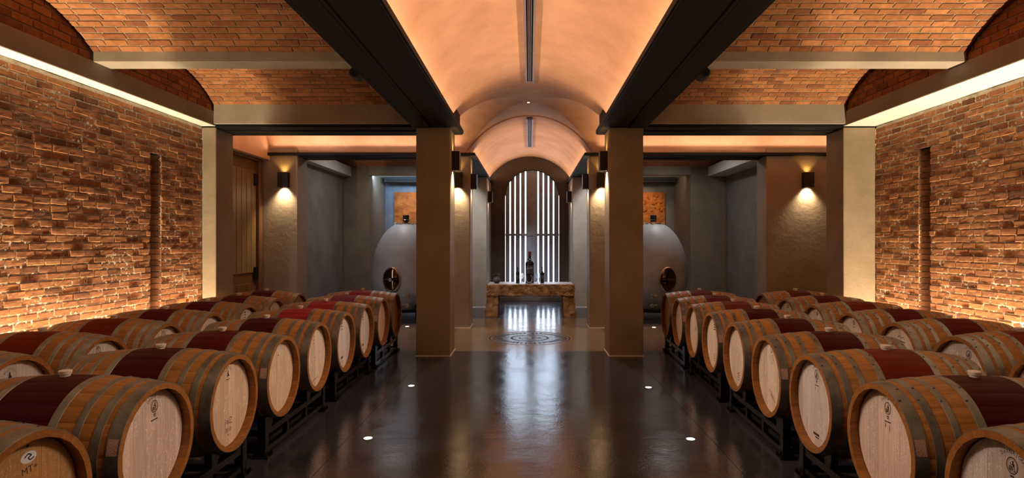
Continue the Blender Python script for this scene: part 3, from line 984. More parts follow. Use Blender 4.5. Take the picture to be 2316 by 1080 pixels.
def cooper_emblem(st, u, v, r):
    st.ring(u, v, r, r * 0.88, 1.15).ring(u, v, r * 0.80, r * 0.75, 1.15)
    st.disc(u + 0.12 * r, v + 0.52 * r, 0.16 * r)
    st.poly([(u - 0.05 * r, v + 0.36 * r), (u + 0.30 * r, v + 0.34 * r), (u + 0.42 * r, v - 0.1 * r), (u + 0.18 * r, v - 0.12 * r)])
    st.stroke([(u + 0.2 * r, v + 0.2 * r), (u - 0.15 * r, v + 0.12 * r), (u - 0.35 * r, v + 0.34 * r)], 0.11 * r)
    st.stroke([(u + 0.3 * r, v - 0.1 * r), (u + 0.36 * r, v - 0.7 * r), (u + 0.55 * r, v - 0.7 * r)], 0.13 * r)
    for k in range(4): st.bar(u - 0.52 * r + k * 0.17 * r, u - 0.41 * r + k * 0.17 * r, v - 0.72 * r, v - 0.02 * r)
    st.stroke([(u - 0.55 * r, v - 0.25 * r), (u + 0.12 * r, v - 0.25 * r)], 0.05 * r); st.stroke([(u - 0.55 * r, v - 0.5 * r), (u + 0.12 * r, v - 0.5 * r)], 0.05 * r)
def figure(st, u, v, r):
    st.poly([(u - 0.1 * r, v + 0.55 * r), (u + 0.12 * r, v + 0.7 * r), (u + 0.22 * r, v + 0.45 * r), (u + 0.2 * r, v + 0.1 * r), (u + 0.42 * r, v - 0.3 * r), (u + 0.5 * r, v - 0.6 * r), (u - 0.45 * r, v - 0.6 * r), (u - 0.3 * r, v - 0.25 * r), (u - 0.15 * r, v - 0.05 * r), (u - 0.12 * r, v + 0.3 * r)])
    st.stroke([(u + 0.15 * r, v + 0.25 * r), (u - 0.35 * r, v + 0.05 * r)], 0.14 * r)
def s_darnajou(bars=True, block=False, u1=0.0):
    st = Stamp(); st.arc('DARNAJOU', 0.0, 0.115, 0.115, 0.029, 0.185); cooper_emblem(st, 0.0, 0.160, 0.040)
    st.bar(-0.014, 0.014, 0.098, 0.107).bar(-0.010, 0.012, 0.086, 0.093)
    st.text('MERCUREY', 0.0, 0.062, 0.016) if False else st.bar(-0.040, 0.040, 0.058, 0.066, 0.004)
    if bars: st.bar(-0.030, -0.022, 0.02, 0.05).bar(0.022, 0.028, 0.0, 0.045)
    st.fit(0.70, 0.160, 0.178, u1)
    if block: st.bar(-0.045, 0.035, -0.205, -0.190).bar(-0.02, 0.03, -0.220, -0.212)
    return st.mesh('ink')
def s_boutes(v0=0.165, year=False):
    st = Stamp(); st.arc('BOUTES', 0, v0, 0.048, 0.026, 0.42)
    n = 24
    for i in range(n):
        a = 2 * PI * i / n; st.disc(0.062 * math.cos(a), v0 - 0.005 + 0.062 * math.sin(a), 0.0022, n=6)
    figure(st, 0, v0, 0.040)
    st.stroke([(-0.03, v0 - 0.045), (0, v0 - 0.052), (0.03, v0 - 0.045)], 0.006)
    st.fit(0.76, v0, 0.182)
    if year:
        st.stroke([(-0.03, -0.10), (-0.035, -0.135), (-0.01, -0.11), (-0.005, -0.14), (0.02, -0.10), (0.045, -0.105), (0.01, -0.135), (0.05, -0.14)], 0.004)
        st.text('2010', 0.0, -0.175, 0.034).text('+', 0.0, -0.208, 0.034)
    return st.mesh('ink')
def s_q():
    st = Stamp(); st.ring(0, 0.165, 0.033, 0.027, 1.2); st.text('T', 0, 0.165, 0.055); st.stroke([(0.01, 0.135), (0.03, 0.112)], 0.007)
    st.fit(0.72, 0.165, 0.200)
    return st.mesh('ink')
def s_round(v=0.17, red=False):
    st = Stamp(); st.ring(0, v, 0.030, 0.022).ring(0, v, 0.018, 0.014); figure(st, 0, v, 0.017)
    st.bar(-0.03, 0.03, v - 0.062, v - 0.055) if red else None
    st.fit(0.75, v, 0.200)
    return st.mesh('ink_red' if red else 'ink')
def s_lines():
    st = Stamp()
    st.stroke([(-0.05, 0.165), (-0.02, 0.185), (0.0, 0.165), (0.03, 0.18), (0.05, 0.16)], 0.005)
    st.bar(-0.055, 0.055, 0.138, 0.147, -0.008).bar(-0.04, 0.045, 0.122, 0.129, -0.006)
    st.poly([(-0.014, 0.10), (0.014, 0.10), (0.014, 0.085), (0, 0.072), (-0.014, 0.085)])
    return st.mesh('ink')
def s_column(block=True, faint=True):
    st = Stamp()
    for k in range(4): st.bar(-0.016 + 0.004 * (k % 2), 0.016, 0.205 - k * 0.028, 0.219 - k * 0.028, 0.004)
    if block: st.bar(-0.030, 0.030, -0.172, -0.150, 0.006).disc(0, -0.205, 0.006)
    return st.mesh('ink_faint' if faint and not block else 'ink')
def s_slants():
    st = Stamp()
    st.stroke([(-0.02, 0.215), (0.015, 0.225), (0.015, 0.185), (-0.015, 0.178), (-0.02, 0.215)], 0.006)
    for k in range(3): st.stroke([(-0.045 + 0.03 * k, 0.15 + 0.008 * k), (-0.01 + 0.03 * k, 0.085 + 0.008 * k)], 0.005)
    for k in range(4): st.stroke([(-0.05 + 0.02 * k, -0.13 - 0.015 * k), (-0.03 + 0.02 * k, -0.10 - 0.015 * k), (-0.01 + 0.02 * k, -0.15 - 0.012 * k), (0.012 + 0.02 * k, -0.125 - 0.012 * k)], 0.0035)
    return st.mesh('ink_faint')
def s_marks():
    st = Stamp(); st.disc(0, 0.215, 0.010)
    for k in range(4): st.stroke([(-0.02 + 0.010 * (k % 2), -0.15 - 0.018 * k), (0.012, -0.145 - 0.018 * k)], 0.008)
    return st.mesh('ink')
def s_marks_top():
    st = Stamp()
    for k in range(3): st.bar(-0.028, 0.03, 0.165 - k * 0.022, 0.176 - k * 0.022, 0.008)
    for k in range(4): st.stroke([(-0.015 + 0.008 * (k % 2), -0.125 - 0.020 * k), (0.01, -0.12 - 0.020 * k)], 0.009)
    return st.mesh('ink')
def s_ticks():
    st = Stamp(); st.ring(0.01, 0.19, 0.016, 0.010)
    for k in range(3): st.stroke([(-0.03 + 0.024 * k, 0.0), (-0.015 + 0.024 * k, 0.06)], 0.006)
    return st.mesh('ink')
def s_c():
    st = Stamp()
    for k in range(4): st.bar(-0.014, 0.014 - 0.003 * k, 0.20 - k * 0.03, 0.208 - k * 0.03, 0.006)
    st.ring(0, -0.02, 0.018, 0.014); st.stroke([(-0.08, -0.215), (-0.03, -0.20), (0.03, -0.205), (0.07, -0.195)], 0.006)
    return st.mesh('ink_faint')
def s_oval():
    st = Stamp(); st.text('MT+', 0.045, 0.145, 0.038, 0.12).disc(0.035, 0.238, 0.006)
    return st.mesh('ink')
def s_dot():
    st = Stamp(); st.stroke([(-0.010, 0.152), (0.0, 0.160), (0.007, 0.152)], 0.006).disc(-0.01, 0.245, 0.004)
    return st.mesh('ink')
def s_small():
    st = Stamp(); st.bar(-0.010, 0.010, 0.165, 0.178).bar(-0.014, 0.014, 0.135, 0.150).disc(0, 0.11, 0.006)
    return st.mesh('ink')
ST = dict(darn=s_darnajou(), darn_plain=s_darnajou(False, False, 0.035), darn_block=s_darnajou(True, True), boutes=s_boutes(), boutes_year=s_boutes(0.185, True), q=s_q(), round=s_round(),
          round_red=s_round(0.165, True), lines=s_lines(), column=s_column(), slants=s_slants(), marks=s_marks(), marks_top=s_marks_top(), ticks=s_ticks(), c=s_c(),
          oval=s_oval(), dot=s_dot(), small=s_small())

def oval_sticker(kind):
    a = Stamp(); b = Stamp()
    if kind == 'oval':
        u, v, r = 0.040, 0.193, 0.036
        a.disc(u, v, r, 0.62); b.stroke([(u - 0.02, v + 0.002), (u - 0.004, v + 0.014), (u + 0.012, v + 0.006), (u - 0.004, v - 0.003), (u + 0.006, v - 0.012), (u + 0.024, v - 0.006)], 0.005)
    else:
        u, v, r = 0.0, 0.205, 0.021
        a.disc(u, v, r); b.ring(u, v, 0.013, 0.009); b.disc(u, v, 0.004)
    return a.mesh('sticker_white', HX + 0.0008), b.mesh('ink' if kind == 'oval' else 'sticker_blue', HX + 0.0014)
STICK = {k: oval_sticker(k) for k in ('oval', 'disc')}

def tag_mat():
    m, nt, p = newmat('pink_paper_tag')
    v = coords(nt)
    w = N(nt, 'ShaderNodeTexWave', wave_type='BANDS', bands_direction='Y'); w.inputs['Scale'].default_value = 130; w.inputs['Distortion'].default_value = 6
    w.inputs['Detail'].default_value = 3; link(nt, v, w.inputs['Vector'])
    link(nt, ramp(nt, w.outputs['Fac'], [(0.25, (0.26, 0.14, 0.11)), (0.5, (0.46, 0.28, 0.23))]), p.inputs['Base Color'])
    p.inputs['Roughness'].default_value = 0.6
    return m
M['tag'] = tag_mat()
def paper_tag_mesh(sgn):
    """paper tag on the chime hoop, on the side (local -y or +y) that faces the camera"""
    mb = MB(); n = 4
    for i in range(n + 1):
        a = 1.18 + 0.24 * i / n
        for d in (0.006, 0.050):
            x = LEN - d; r = rprof(x) + 0.0048
            mb.v.append((x, sgn * r * math.sin(a), r * math.cos(a)))
    for i in range(n): mb.f.append((2 * i, 2 * i + 1, 2 * i + 3, 2 * i + 2))
    return mb.mesh('paper_tag', 'tag')
TAGS = {-1: paper_tag_mesh(-1), 1: paper_tag_mesh(1)}

ZBAR = 0.540
rbar = random.Random(21)
def barrel(loc, rotz, label, group, stamp=None, sticker=None, papertag=False, red=(0.05, 0.008, 0.010), tone=(0.56, 0.40, 0.29), variant=0, roll=0.0, bung=True):
    b = empty('wine_barrel', loc, rotz); tag(b, label, 'barrel', group)
    for i in range(NST):
        o = place(STAVE, 'stave', b, rot=(2 * PI * (i + 0.5) / NST, 0, 0), color=red)
    for (sg, me), rv in zip(HOOP_M, RIVET_M):
        lean = 0.0
        h = place(me, 'hoop', b, rot=((-0.25 if abs(rotz) < 1 else 0.25) + rbar.uniform(-0.08, 0.08) if False else rbar.uniform(-0.1, 0.1) - 0.2, 0, 0))
        place(rv, 'rivets', h)['kind'] = 'stuff'
    for me in HEADS[variant]:
        place(me, 'head_board', b, rot=(roll, 0, 0), color=tone)
    place(REAR, 'rear_head', b, color=tone)
    if bung: place(BUNG, 'bung', b)
    if stamp: place(ST[stamp], 'stamp', b, rot=(roll, 0, 0))
    if sticker:
        a = place(STICK[sticker][0], 'sticker', b, rot=(roll, 0, 0)); place(STICK[sticker][1], 'sticker_print', a)
    if papertag: place(TAGS[-1 if abs(rotz) < 1 else 1], 'paper_tag', b)
    return b

DK = lambda k: 2.16 + 0.7487 * k
XL1 = -1.86; XL2 = -3.20; XR2 = 3.23
def xr1(y): return 1.735 + 0.030 * (y - 2.91)
PALE, PINK, TAN, BRN_SHADE, LILAC = (0.74, 0.60, 0.47), (0.68, 0.53, 0.43), (0.70, 0.52, 0.37), (0.46, 0.25, 0.10), (0.64, 0.55, 0.51)  # the brown tone carries the shade on the shaded aisle-row heads
WINE, DEEP, RUST, CRIM, PURP = (0.075, 0.004, 0.005), (0.050, 0.002, 0.0025), (0.125, 0.012, 0.006), (0.24, 0.016, 0.028), (0.15, 0.028, 0.060)
ORD = ['first', 'second', 'third', 'fourth', 'fifth', 'sixth', 'seventh', 'eighth', 'ninth']
left1 = [
    ('oval', 'oval', False, WINE, BRN_SHADE, 1, 0.0, 'oak barrel with white oval sticker and MT+ mark, in the front corner'),
    ('darn_plain', None, True, DEEP, PINK, 0, 0.0, 'oak barrel stamped DARNAJOU with pink paper tag, beside the oval sticker barrel'),
    ('boutes_year', None, False, DEEP, TAN, 1, 0.0, 'oak barrel stamped BOUTES and 2010 on its aisle-facing head'),
    ('dot', 'disc', True, WINE, TAN, 0, 0.0, 'oak barrel with small round white sticker and pink tag'),
    ('c', None, False, DEEP, PALE, 1, 0.06, 'oak barrel with faint stamp, next past the round white sticker barrel'),
    ('column', None, False, CRIM, LILAC, 0, 0.0, 'oak barrel with bright crimson band, nearer one of two with black block mark'),
    ('column', None, False, CRIM, LILAC, 1, 0.0, 'oak barrel with bright crimson band, farther one of two with black block mark'),
    (None, None, True, PURP, TAN, 0, 0.0, 'oak barrel with purple band and white tag, last but one in left aisle row'),
    (None, None, False, CRIM, BRN_SHADE, 1, 0.0, 'oak barrel with shade-toned unmarked head, last in left aisle row by the column'),
]
G1, G2 = 'barrels in the left aisle row', 'barrels in the right aisle row'
for k, (st_, sk, pt, rd, tn, va, ro, lb) in enumerate(left1):
    barrel((XL1 - LEN, DK(k) + 0.03 + rbar.uniform(-0.008, 0.008), ZBAR), 0.0, lb, G1, st_, sk, pt, rd, tn, va, ro)
right1 = [
    ('darn', None, False, WINE, LILAC, 0, 0.0, 'oak barrel stamped DARNAJOU, cut off by the lower right picture corner'),
    ('darn', None, True, DEEP, PINK, 1, 0.0, 'oak barrel stamped DARNAJOU with pink paper tag, second in right aisle row'),
    ('darn_block', None, False, RUST, LILAC, 0, 0.0, 'oak barrel with greyish flecked DARNAJOU head and rust-red band, third in right aisle row'),
    ('slants', None, True, DEEP, PALE, 1, 0.0, 'oak barrel with slanting faint script and dark tag, fourth in right aisle row'),
    ('marks', None, False, DEEP, PALE, 0, 0.0, 'oak barrel with small dark marks at head foot, fifth in right aisle row'),
    ('marks_top', None, True, DEEP, PALE, 1, 0.0, 'oak barrel with printed lines at head top, sixth in right aisle row'),
    ('ticks', None, False, (0.12, 0.018, 0.014), PALE, 0, 0.0, 'oak barrel with three slanting ticks and brighter red band in right aisle row'),
    (None, None, True, (0.10, 0.010, 0.016), PALE, 1, 0.0, 'oak barrel with plain pale head, last but one in right aisle row'),
    (None, None, False, (0.10, 0.010, 0.014), BRN_SHADE, 0, 0.0, 'oak barrel with shade-toned unmarked head, last in right aisle row by the column'),
]
for k, (st_, sk, pt, rd, tn, va, ro, lb) in enumerate(right1):
    y = DK(k) + rbar.uniform(-0.008, 0.008)
    barrel((xr1(y) + LEN + (0.038, 0.012)[k] * 1.0 if k < 2 else xr1(y) + LEN, y, ZBAR), PI - 0.03, lb, G2, st_, sk, pt, rd, tn, va, ro)
left2 = [
    ('boutes', False, WINE, LILAC, 'oak barrel stamped BOUTES in the row along the brick wall'),
    ('q', False, RUST, LILAC, 'oak barrel marked with letter Q, nearer of the two along the brick wall'),
    ('q', False, RUST, PALE, 'oak barrel marked with letter Q, farther of the two along the brick wall'),
    ('lines', False, WINE, PALE, 'oak barrel with faint round print, fourth along the left brick wall'),
    ('column', False, WINE, PALE, 'oak barrel with pale lettered head, fifth along the left brick wall'),
    ('small', False, WINE, PALE, 'oak barrel with small black print, last but one along the left brick wall'),
    (None, False, WINE, BRN_SHADE, 'oak barrel with darker head, last along the left brick wall'),
]
right2 = [
    (None, False, WINE, LILAC, 'oak barrel cut off by the right picture edge along the brick wall'),
    ('darn_plain', False, RUST, LILAC, 'oak barrel with lilac-brown DARNAJOU head along the right brick wall'),
    ('lines', False, WINE, PALE, 'oak barrel with cursive lines and small shield print along the brick wall'),
    ('round_red', False, WINE, PALE, 'oak barrel with reddish round emblem along the right brick wall'),
    ('round', False, RUST, PALE, 'oak barrel with dark round emblem and rust-red band along the right brick wall'),
    ('round', False, WINE, PALE, 'oak barrel with dark round emblem, last but one along the right brick wall'),
    ('round', False, WINE, BRN_SHADE, 'oak barrel with brown head and round emblem, last along the right brick wall'),
]
for k, (st_, pt, rd, tn, lb) in enumerate(left2):
    barrel((XL2 - LEN, DK(k + 2) + rbar.uniform(-0.008, 0.008), ZBAR), 0.0, lb, 'barrels along the left brick wall', st_, None, pt, rd, tn, k % 2, rbar.uniform(-0.1, 0.1))
for k, (st_, pt, rd, tn, lb) in enumerate(right2):
    barrel((XR2 + LEN, DK(k + 2) + rbar.uniform(-0.008, 0.008), ZBAR), PI, lb, 'barrels along the right brick wall', st_, None, pt, rd, tn, (k + 1) % 2, rbar.uniform(-0.12, 0.12))

# ------------------------------------------------------------------ steel barrel racks
RX, RY = 0.405, 0.585           # rails either side of the barrel centre, posts at the rack ends
def rack_parts():
    P = []
    def a(nm, mb): P.append((nm, mb))
    t = 0.024
    for sx in (-1, 1):
        x = sx * RX
        a('lower_rail', MB().box(x - 0.02, x + 0.02, -RY, RY, 0.028, 0.064))
        a('upper_rail', MB().box(x - 0.02, x + 0.02, -RY, RY, 0.150, 0.192))
        for sy in (-1, 1):
            y = sy * RY
            a('post', MB().box(x - 0.028, x + 0.028, y - 0.028, y + 0.028, 0.010, 0.285))
            a('foot_plate', MB().box(x - 0.055, x + 0.055, y - 0.055, y + 0.055, 0.0, 0.012))
            a('bolt', MB().lathe([(0.012, 0.012), (0.012, 0.024), (0.006, 0.024), (0.006, 0.036)], 8, (x + 0.042, y - 0.040, 0)))
            a('bolt', MB().lathe([(0.012, 0.012), (0.012, 0.024), (0.006, 0.024), (0.006, 0.036)], 8, (x + 0.042, y + 0.040, 0)))
            a('stub', MB().box(x - 0.018, x + 0.018, sy * 0.19 - 0.02, sy * 0.19 + 0.02, 0.064, 0.150))
            # cradle pads, tangent to the barrel of this half
            r = rprof(RX) + 0.001
            cy = sy * 0.3744
            for sp in (-1, 1):
                th = sp * math.radians(27)
                py, pz = cy + r * math.sin(th), ZBAR - r * math.cos(th)
                ty, tz = math.cos(th), math.sin(th)
                ny, nz = math.sin(th), -math.cos(th)
                q = [(py - ty * 0.05, pz - tz * 0.05), (py + ty * 0.05, pz + tz * 0.05), (py + ty * 0.05 + ny * 0.012, pz + tz * 0.05 + nz * 0.012)]
                q += [(py + ty * 0.02 + ny * 0.02, 0.190), (py - ty * 0.045 + ny * 0.012, 0.190)]
                a('cradle_pad', MB().prism(q, x - 0.022, x + 0.022, 'x'))
    for sy in (-1, 1):
        for z in (0.030, 0.152): a('cross_bar', MB().box(-RX, RX, sy * RY - 0.018, sy * RY + 0.018, z, z + 0.036))
    return P
RACK = [(nm, mb.mesh(nm, 'rack')) for nm, mb in rack_parts()]
joined = MB()
for nm, mb in rack_parts(): joined.add(mb.v, mb.f)
RACK_ONE = joined.mesh('barrel_rack', 'rack')
PAIR = [('front', -0.5), ('second', 1.5), ('third', 3.5), ('fourth', 5.5), ('farthest', 7.5)]
for side, gx in (('left', None), ('right', None)):
    for nm, kk in PAIR:
        y = DK(kk)
        if side == 'left': loc, rz = (XL1 - LEN, y + 0.03, 0), 0.0
        else: loc, rz = (xr1(y) + LEN, y, 0), PI - 0.03
        r = empty('barrel_rack', loc, rz)
        tag(r, f'black steel two-barrel rack under the {nm} barrels of the {side} aisle row', 'rack', 'steel racks under the aisle barrels')
        for pn, me in RACK: place(me, pn, r)
    for nm, kk in PAIR[1:]:
        y = DK(kk)
        loc, rz = ((XL2 - LEN, y, 0), 0.0) if side == 'left' else ((XR2 + LEN, y, 0), PI)
        r = place(RACK_ONE, 'barrel_rack', None, loc, (0, 0, rz))
        tag(r, f'black steel two-barrel rack under the {nm} barrels along the {side} brick wall', 'rack', 'steel racks along the brick walls')

# ------------------------------------------------------------------ wall sconces
def sconce(loc, normal, label, down=60.0, up=6.0):
    """loc: point on the wall at the lamp's centre; normal: out of the wall"""
    nrm = Vector(normal)
    rz = math.atan2(nrm.x, -nrm.y)          # local -y points out of the wall
    s = empty('wall_sconce', loc, rz); tag(s, label, 'wall lamp', 'up and down wall sconces')
    w, h, d, t = 0.090, 0.135, 0.105, 0.006
    b = MB()
    b.box(-w, w, -d, -d + t, -h, h).box(-w, -w + t, -d + t, 0, -h, h).box(w - t, w, -d + t, 0, -h, h).box(-w + t, w - t, -0.012, 0, -h, h)
    b.build('housing', 'lamp', s)
    MB().box(-w + t, w - t, -d + t, -0.012, -0.05, -0.03).build('lower_lens', 'led', s)
    MB().box(-w + t, w - t, -d + t, -0.012, 0.06, 0.08).build('upper_lens', 'amber_led', s)
    base = Vector(loc) + nrm * 0.055
    spot('sconce_down', base + Vector((0, 0, -h + 0.02)), Vector((0, 0, -1)) - nrm * 0.12, down * 1.5, (1.0, 0.76, 0.48), 104, 1.0, 0.025)
    spot('sconce_up', base + Vector((0, 0, h - 0.02)), Vector((0, 0, 1)) - nrm * 0.12, up, (1.0, 0.55, 0.14), 95, 0.7, 0.03)
    return s
ZS = 2.68
sconce((-4.45, YC2, ZS), (0, -1, 0), 'bronze box sconce on the pier beside the wooden door')
sconce((5.03, YC2, ZS), (0, -1, 0), 'bronze box sconce on the wide wall by the right brick pillar')
for s, nm in ((-1, 'left'), (1, 'right')):
    sconce((s * 1.086, YC1 + 0.27, ZS + 0.01), (-s, 0, 0), f'bronze box sconce on the inner side of the nearest {nm} column')
    sconce((s * 1.31, YC2, ZS), (0, -1, 0), f'bronze box sconce on the front of the second {nm} column')
    sconce((s * 1.086, YC2 + 0.27, ZS), (-s, 0, 0), f'bronze box sconce on the inner side of the second {nm} column', 22.0)
    sconce((s * 1.03, YC3 + 0.5, ZS), (-s, 0, 0), f'bronze box sconce on the inner side of the farthest {nm} column', 10.0)

# ------------------------------------------------------------------ recessed floor lights
for x, y, lb in ((-1.28, 4.62, 'recessed floor light near the front barrels of the left row'), (1.268, 4.60, 'recessed floor light near the front barrels of the right row'),
                 (-1.28, 6.31, 'recessed floor light ahead of the left column'), (1.27, 6.24, 'recessed floor light ahead of the right column'),
                 (-2.26, 10.77, 'recessed floor light in front of the left egg tank'), (2.27, 10.66, 'recessed floor light in front of the right egg tank')):
    e = tag(empty('floor_light', (x, y, 0.0)), lb, 'floor light', 'recessed floor lights')
    MB().lathe([(0.032, 0.0), (0.038, 0.0), (0.038, 0.004), (0.032, 0.004), (0.032, 0.0)], 24, cap=False).build('rim', 'chrome', e, smooth=True)
    MB().lathe([(0.032, 0.0), (0.032, 0.003)], 24).build('lens', 'led', e)
    spot('floor_spot', (x, y, 0.02), (0, 0, 1), 1.5, (1, 0.85, 0.65), 70, 0.8, 0.02)

# ------------------------------------------------------------------ linear ceiling diffusers
def diffuser(y0, y1, label):
    z = ZV + RV - 0.018
    e = tag(empty('linear_diffuser', (0, (y0 + y1) / 2, z)), label, 'air vent', 'linear ceiling diffusers')
    h = (y1 - y0) / 2
    for x0, x1 in ((-0.062, -0.036), (0.036, 0.062)):
        MB().box(x0, x1, -h, h, -0.045, -0.002).build('side_flange', 'grille', e, bevel=0.003)
    MB().box(-0.036, 0.036, -h, h, -0.012, -0.004).build('duct', 'black', e)
    for x in (-0.016, 0.0, 0.016):
        MB().box(x - 0.003, x + 0.003, -h, h, -0.040, -0.012).build('blade', 'grille', e)
    return e
diffuser(0.6, 8.30, 'long grey linear air diffuser along the near plaster vault')
diffuser(10.72, 14.0, 'short grey linear air diffuser along the far plaster vault')
sd = tag(empty('ceiling_spotlight', (-0.02, 9.62, zn(0.0))), 'tiny bright spotlight at the crown of the crossing vault', 'spotlight')
MB().lathe([(0.030, 0.004), (0.030, -0.012), (0.024, -0.016), (0.020, -0.016), (0.020, -0.008)], 20, cap=False).build('spot_rim', 'sticker_white', sd, smooth=True)
MB().lathe([(0.020, -0.010), (0.019, -0.013)], 20).build('spot_lens', 'led', sd)
spot('table_spot', (-0.02, 9.62, zn(0.0) - 0.03), (0.02, 2.55, -3.38), 130, (1, 0.80, 0.56), 27, 0.5, 0.015)
for s in (-1, 1):
    sp = tag(empty('loudspeaker', (s * 1.60, 5.45, 3.11)), f'small black loudspeaker on the {"left" if s < 0 else "right"} steel beam', 'loudspeaker', 'loudspeakers on the beams')
    MB().lathe([(0.040, -0.085), (0.050, -0.075), (0.053, 0.03), (0.046, 0.075), (0.024, 0.085)], 20, axis='y').build('speaker_body', 'black', sp, (s * 0.015, 0, 0.005), smooth=True)
    MB().lathe([(0.038, -0.091), (0.043, -0.084)], 20, axis='y').build('speaker_grille', 'steel', sp, (s * 0.015, 0, 0.005))
    MB().box(-0.012, 0.012, -0.03, 0.03, 0.0, 0.06).build('bracket', 'black', sp, (s * 0.0, 0, 0))

# ------------------------------------------------------------------ floor medallion
md = tag(empty('floor_medallion', (0, CY, -0.006)), 'round inlaid stone medallion with copper rim and ring of letters', 'medallion')
def disc_ring(ro, ri, z, n=64):
    mb = MB()
    for i in range(n):
        a = 2 * PI * i / n
        for r in (ro, ri): mb.v.append((r * math.cos(a), r * math.sin(a), z))
    for i in range(n):
        j = (i + 1) % n; mb.f.append((2 * i, 2 * j, 2 * j + 1, 2 * i + 1))
    return mb
MB().lathe([(0.62, 0.0), (0.62, 0.0055)], 64).build('stone_disc', 'medal', md)
disc_ring(MR - 0.002, 0.670, 0.006).build('outer_ring', 'copper', md)
disc_ring(0.670, 0.634, 0.0058).build('dark_ring', 'black', md)
disc_ring(0.634, 0.618, 0.006).build('inner_copper_ring', 'copper', md)
disc_ring(0.31, 0.280, 0.0062).build('centre_ring', 'black', md)
for sx in (-1, 1):
    mb = disc_ring(0.075, 0.060, 0.0062, 32); mb.v = [(x + sx * 0.10, y, z) for x, y, z in mb.v]; mb.build('scroll', 'black', md)
MB().box(-0.035, 0.035, -0.05, 0.05, 0.0056, 0.0066).build('centre_crest', 'copper', md)
stl = Stamp(); rr_ = random.Random(5)
for i in range(44):
    if i in (0, 9, 10, 11, 22, 31, 32, 33): continue
    a = 2 * PI * i / 44 + PI / 2
    c, s_ = math.cos(a), math.sin(a); r0, r1 = 0.445, 0.535; w = rr_.uniform(0.022, 0.040)
    stl.poly([(r0 * c - w * s_, r0 * s_ + w * c), (r1 * c - w * s_, r1 * s_ + w * c), (r1 * c, r1 * s_), (r0 * c, r0 * s_)])
me = bpy.data.meshes.new('inlay_letters'); me.from_pydata([(p, q, 0.0064) for p, q in stl.v], [], stl.f); me.update(); me.materials.append(M['black'])
place(me, 'inlay_letters', md)

# ------------------------------------------------------------------ stone table
def rough_block(x0, x1, y0, y1, z0, z1, nx, ny, nz, amp, seed, taper=0.0, lean=0.0, keep_top=True):
    mb = MB(); idx = {}
    def P(i, j, k):
        key = (i, j, k)
        if key in idx: return idx[key]
        u, v, w = i / nx, j / ny, k / nz
        p = Vector((x0 + (x1 - x0) * u, y0 + (y1 - y0) * v, z0 + (z1 - z0) * w))
        cx, cyy = (x0 + x1) / 2, (y0 + y1) / 2
        f = 1 + taper * (1 - w)
        p.x = cx + (p.x - cx) * f + lean * (1 - w); p.y = cyy + (p.y - cyy) * f
        q = p * 11 + Vector((seed, seed * 2, 0))
        d = (noise.noise(q) + 0.6 * noise.noise(q * 2.3) + 0.4 * noise.noise(q * 5)) * amp
        nrm = Vector(((-1 if i == 0 else 1 if i == nx else 0), (-1 if j == 0 else 1 if j == ny else 0), (-1 if k == 0 else 0)))
        if k == 0 and z0 <= 0.001: nrm.z = 0
        if nrm.length: p += nrm.normalized() * (d - amp * 0.5)
        mb.v.append(tuple(p)); idx[key] = len(mb.v) - 1
        return idx[key]
    for i in range(nx):
        for j in range(ny):
            for k in (0, nz): mb.f.append((P(i, j, k), P(i + 1, j, k), P(i + 1, j + 1, k), P(i, j + 1, k)))
    for i in range(nx):
        for k in range(nz):
            for j in (0, ny): mb.f.append((P(i, j, k), P(i + 1, j, k), P(i + 1, j, k + 1), P(i, j, k + 1)))
    for j in range(ny):
        for k in range(nz):
            for i in (0, nx): mb.f.append((P(i, j, k), P(i, j + 1, k), P(i, j + 1, k + 1), P(i, j, k + 1)))
    return mb
TY = 12.1
tb = tag(empty('stone_table', (0.02, TY + 0.40, 0)), 'rough-hewn ochre stone slab table in front of the arched gate', 'table')
slab_t = rough_block(-0.925, 0.925, -0.40, 0.40, 0.445, 0.675, 90, 30, 14, 0.024, 3.0).build('table_slab', 'stone', tb)
top = rough_block(-0.895, 0.895, -0.375, 0.375, 0.668, 0.684, 40, 14, 1, 0.012, 9.0).build('honed_top', 'stone_top', tb)
for sx in (-1, 1):
    rough_block(sx * 0.79 - 0.125, sx * 0.79 + 0.125, -0.36, 0.36, 0.0, 0.47, 10, 18, 12, 0.02, 5.0 + sx, 0.10, sx * 0.035).build('leg', 'stone', tb)
ZT = 0.684
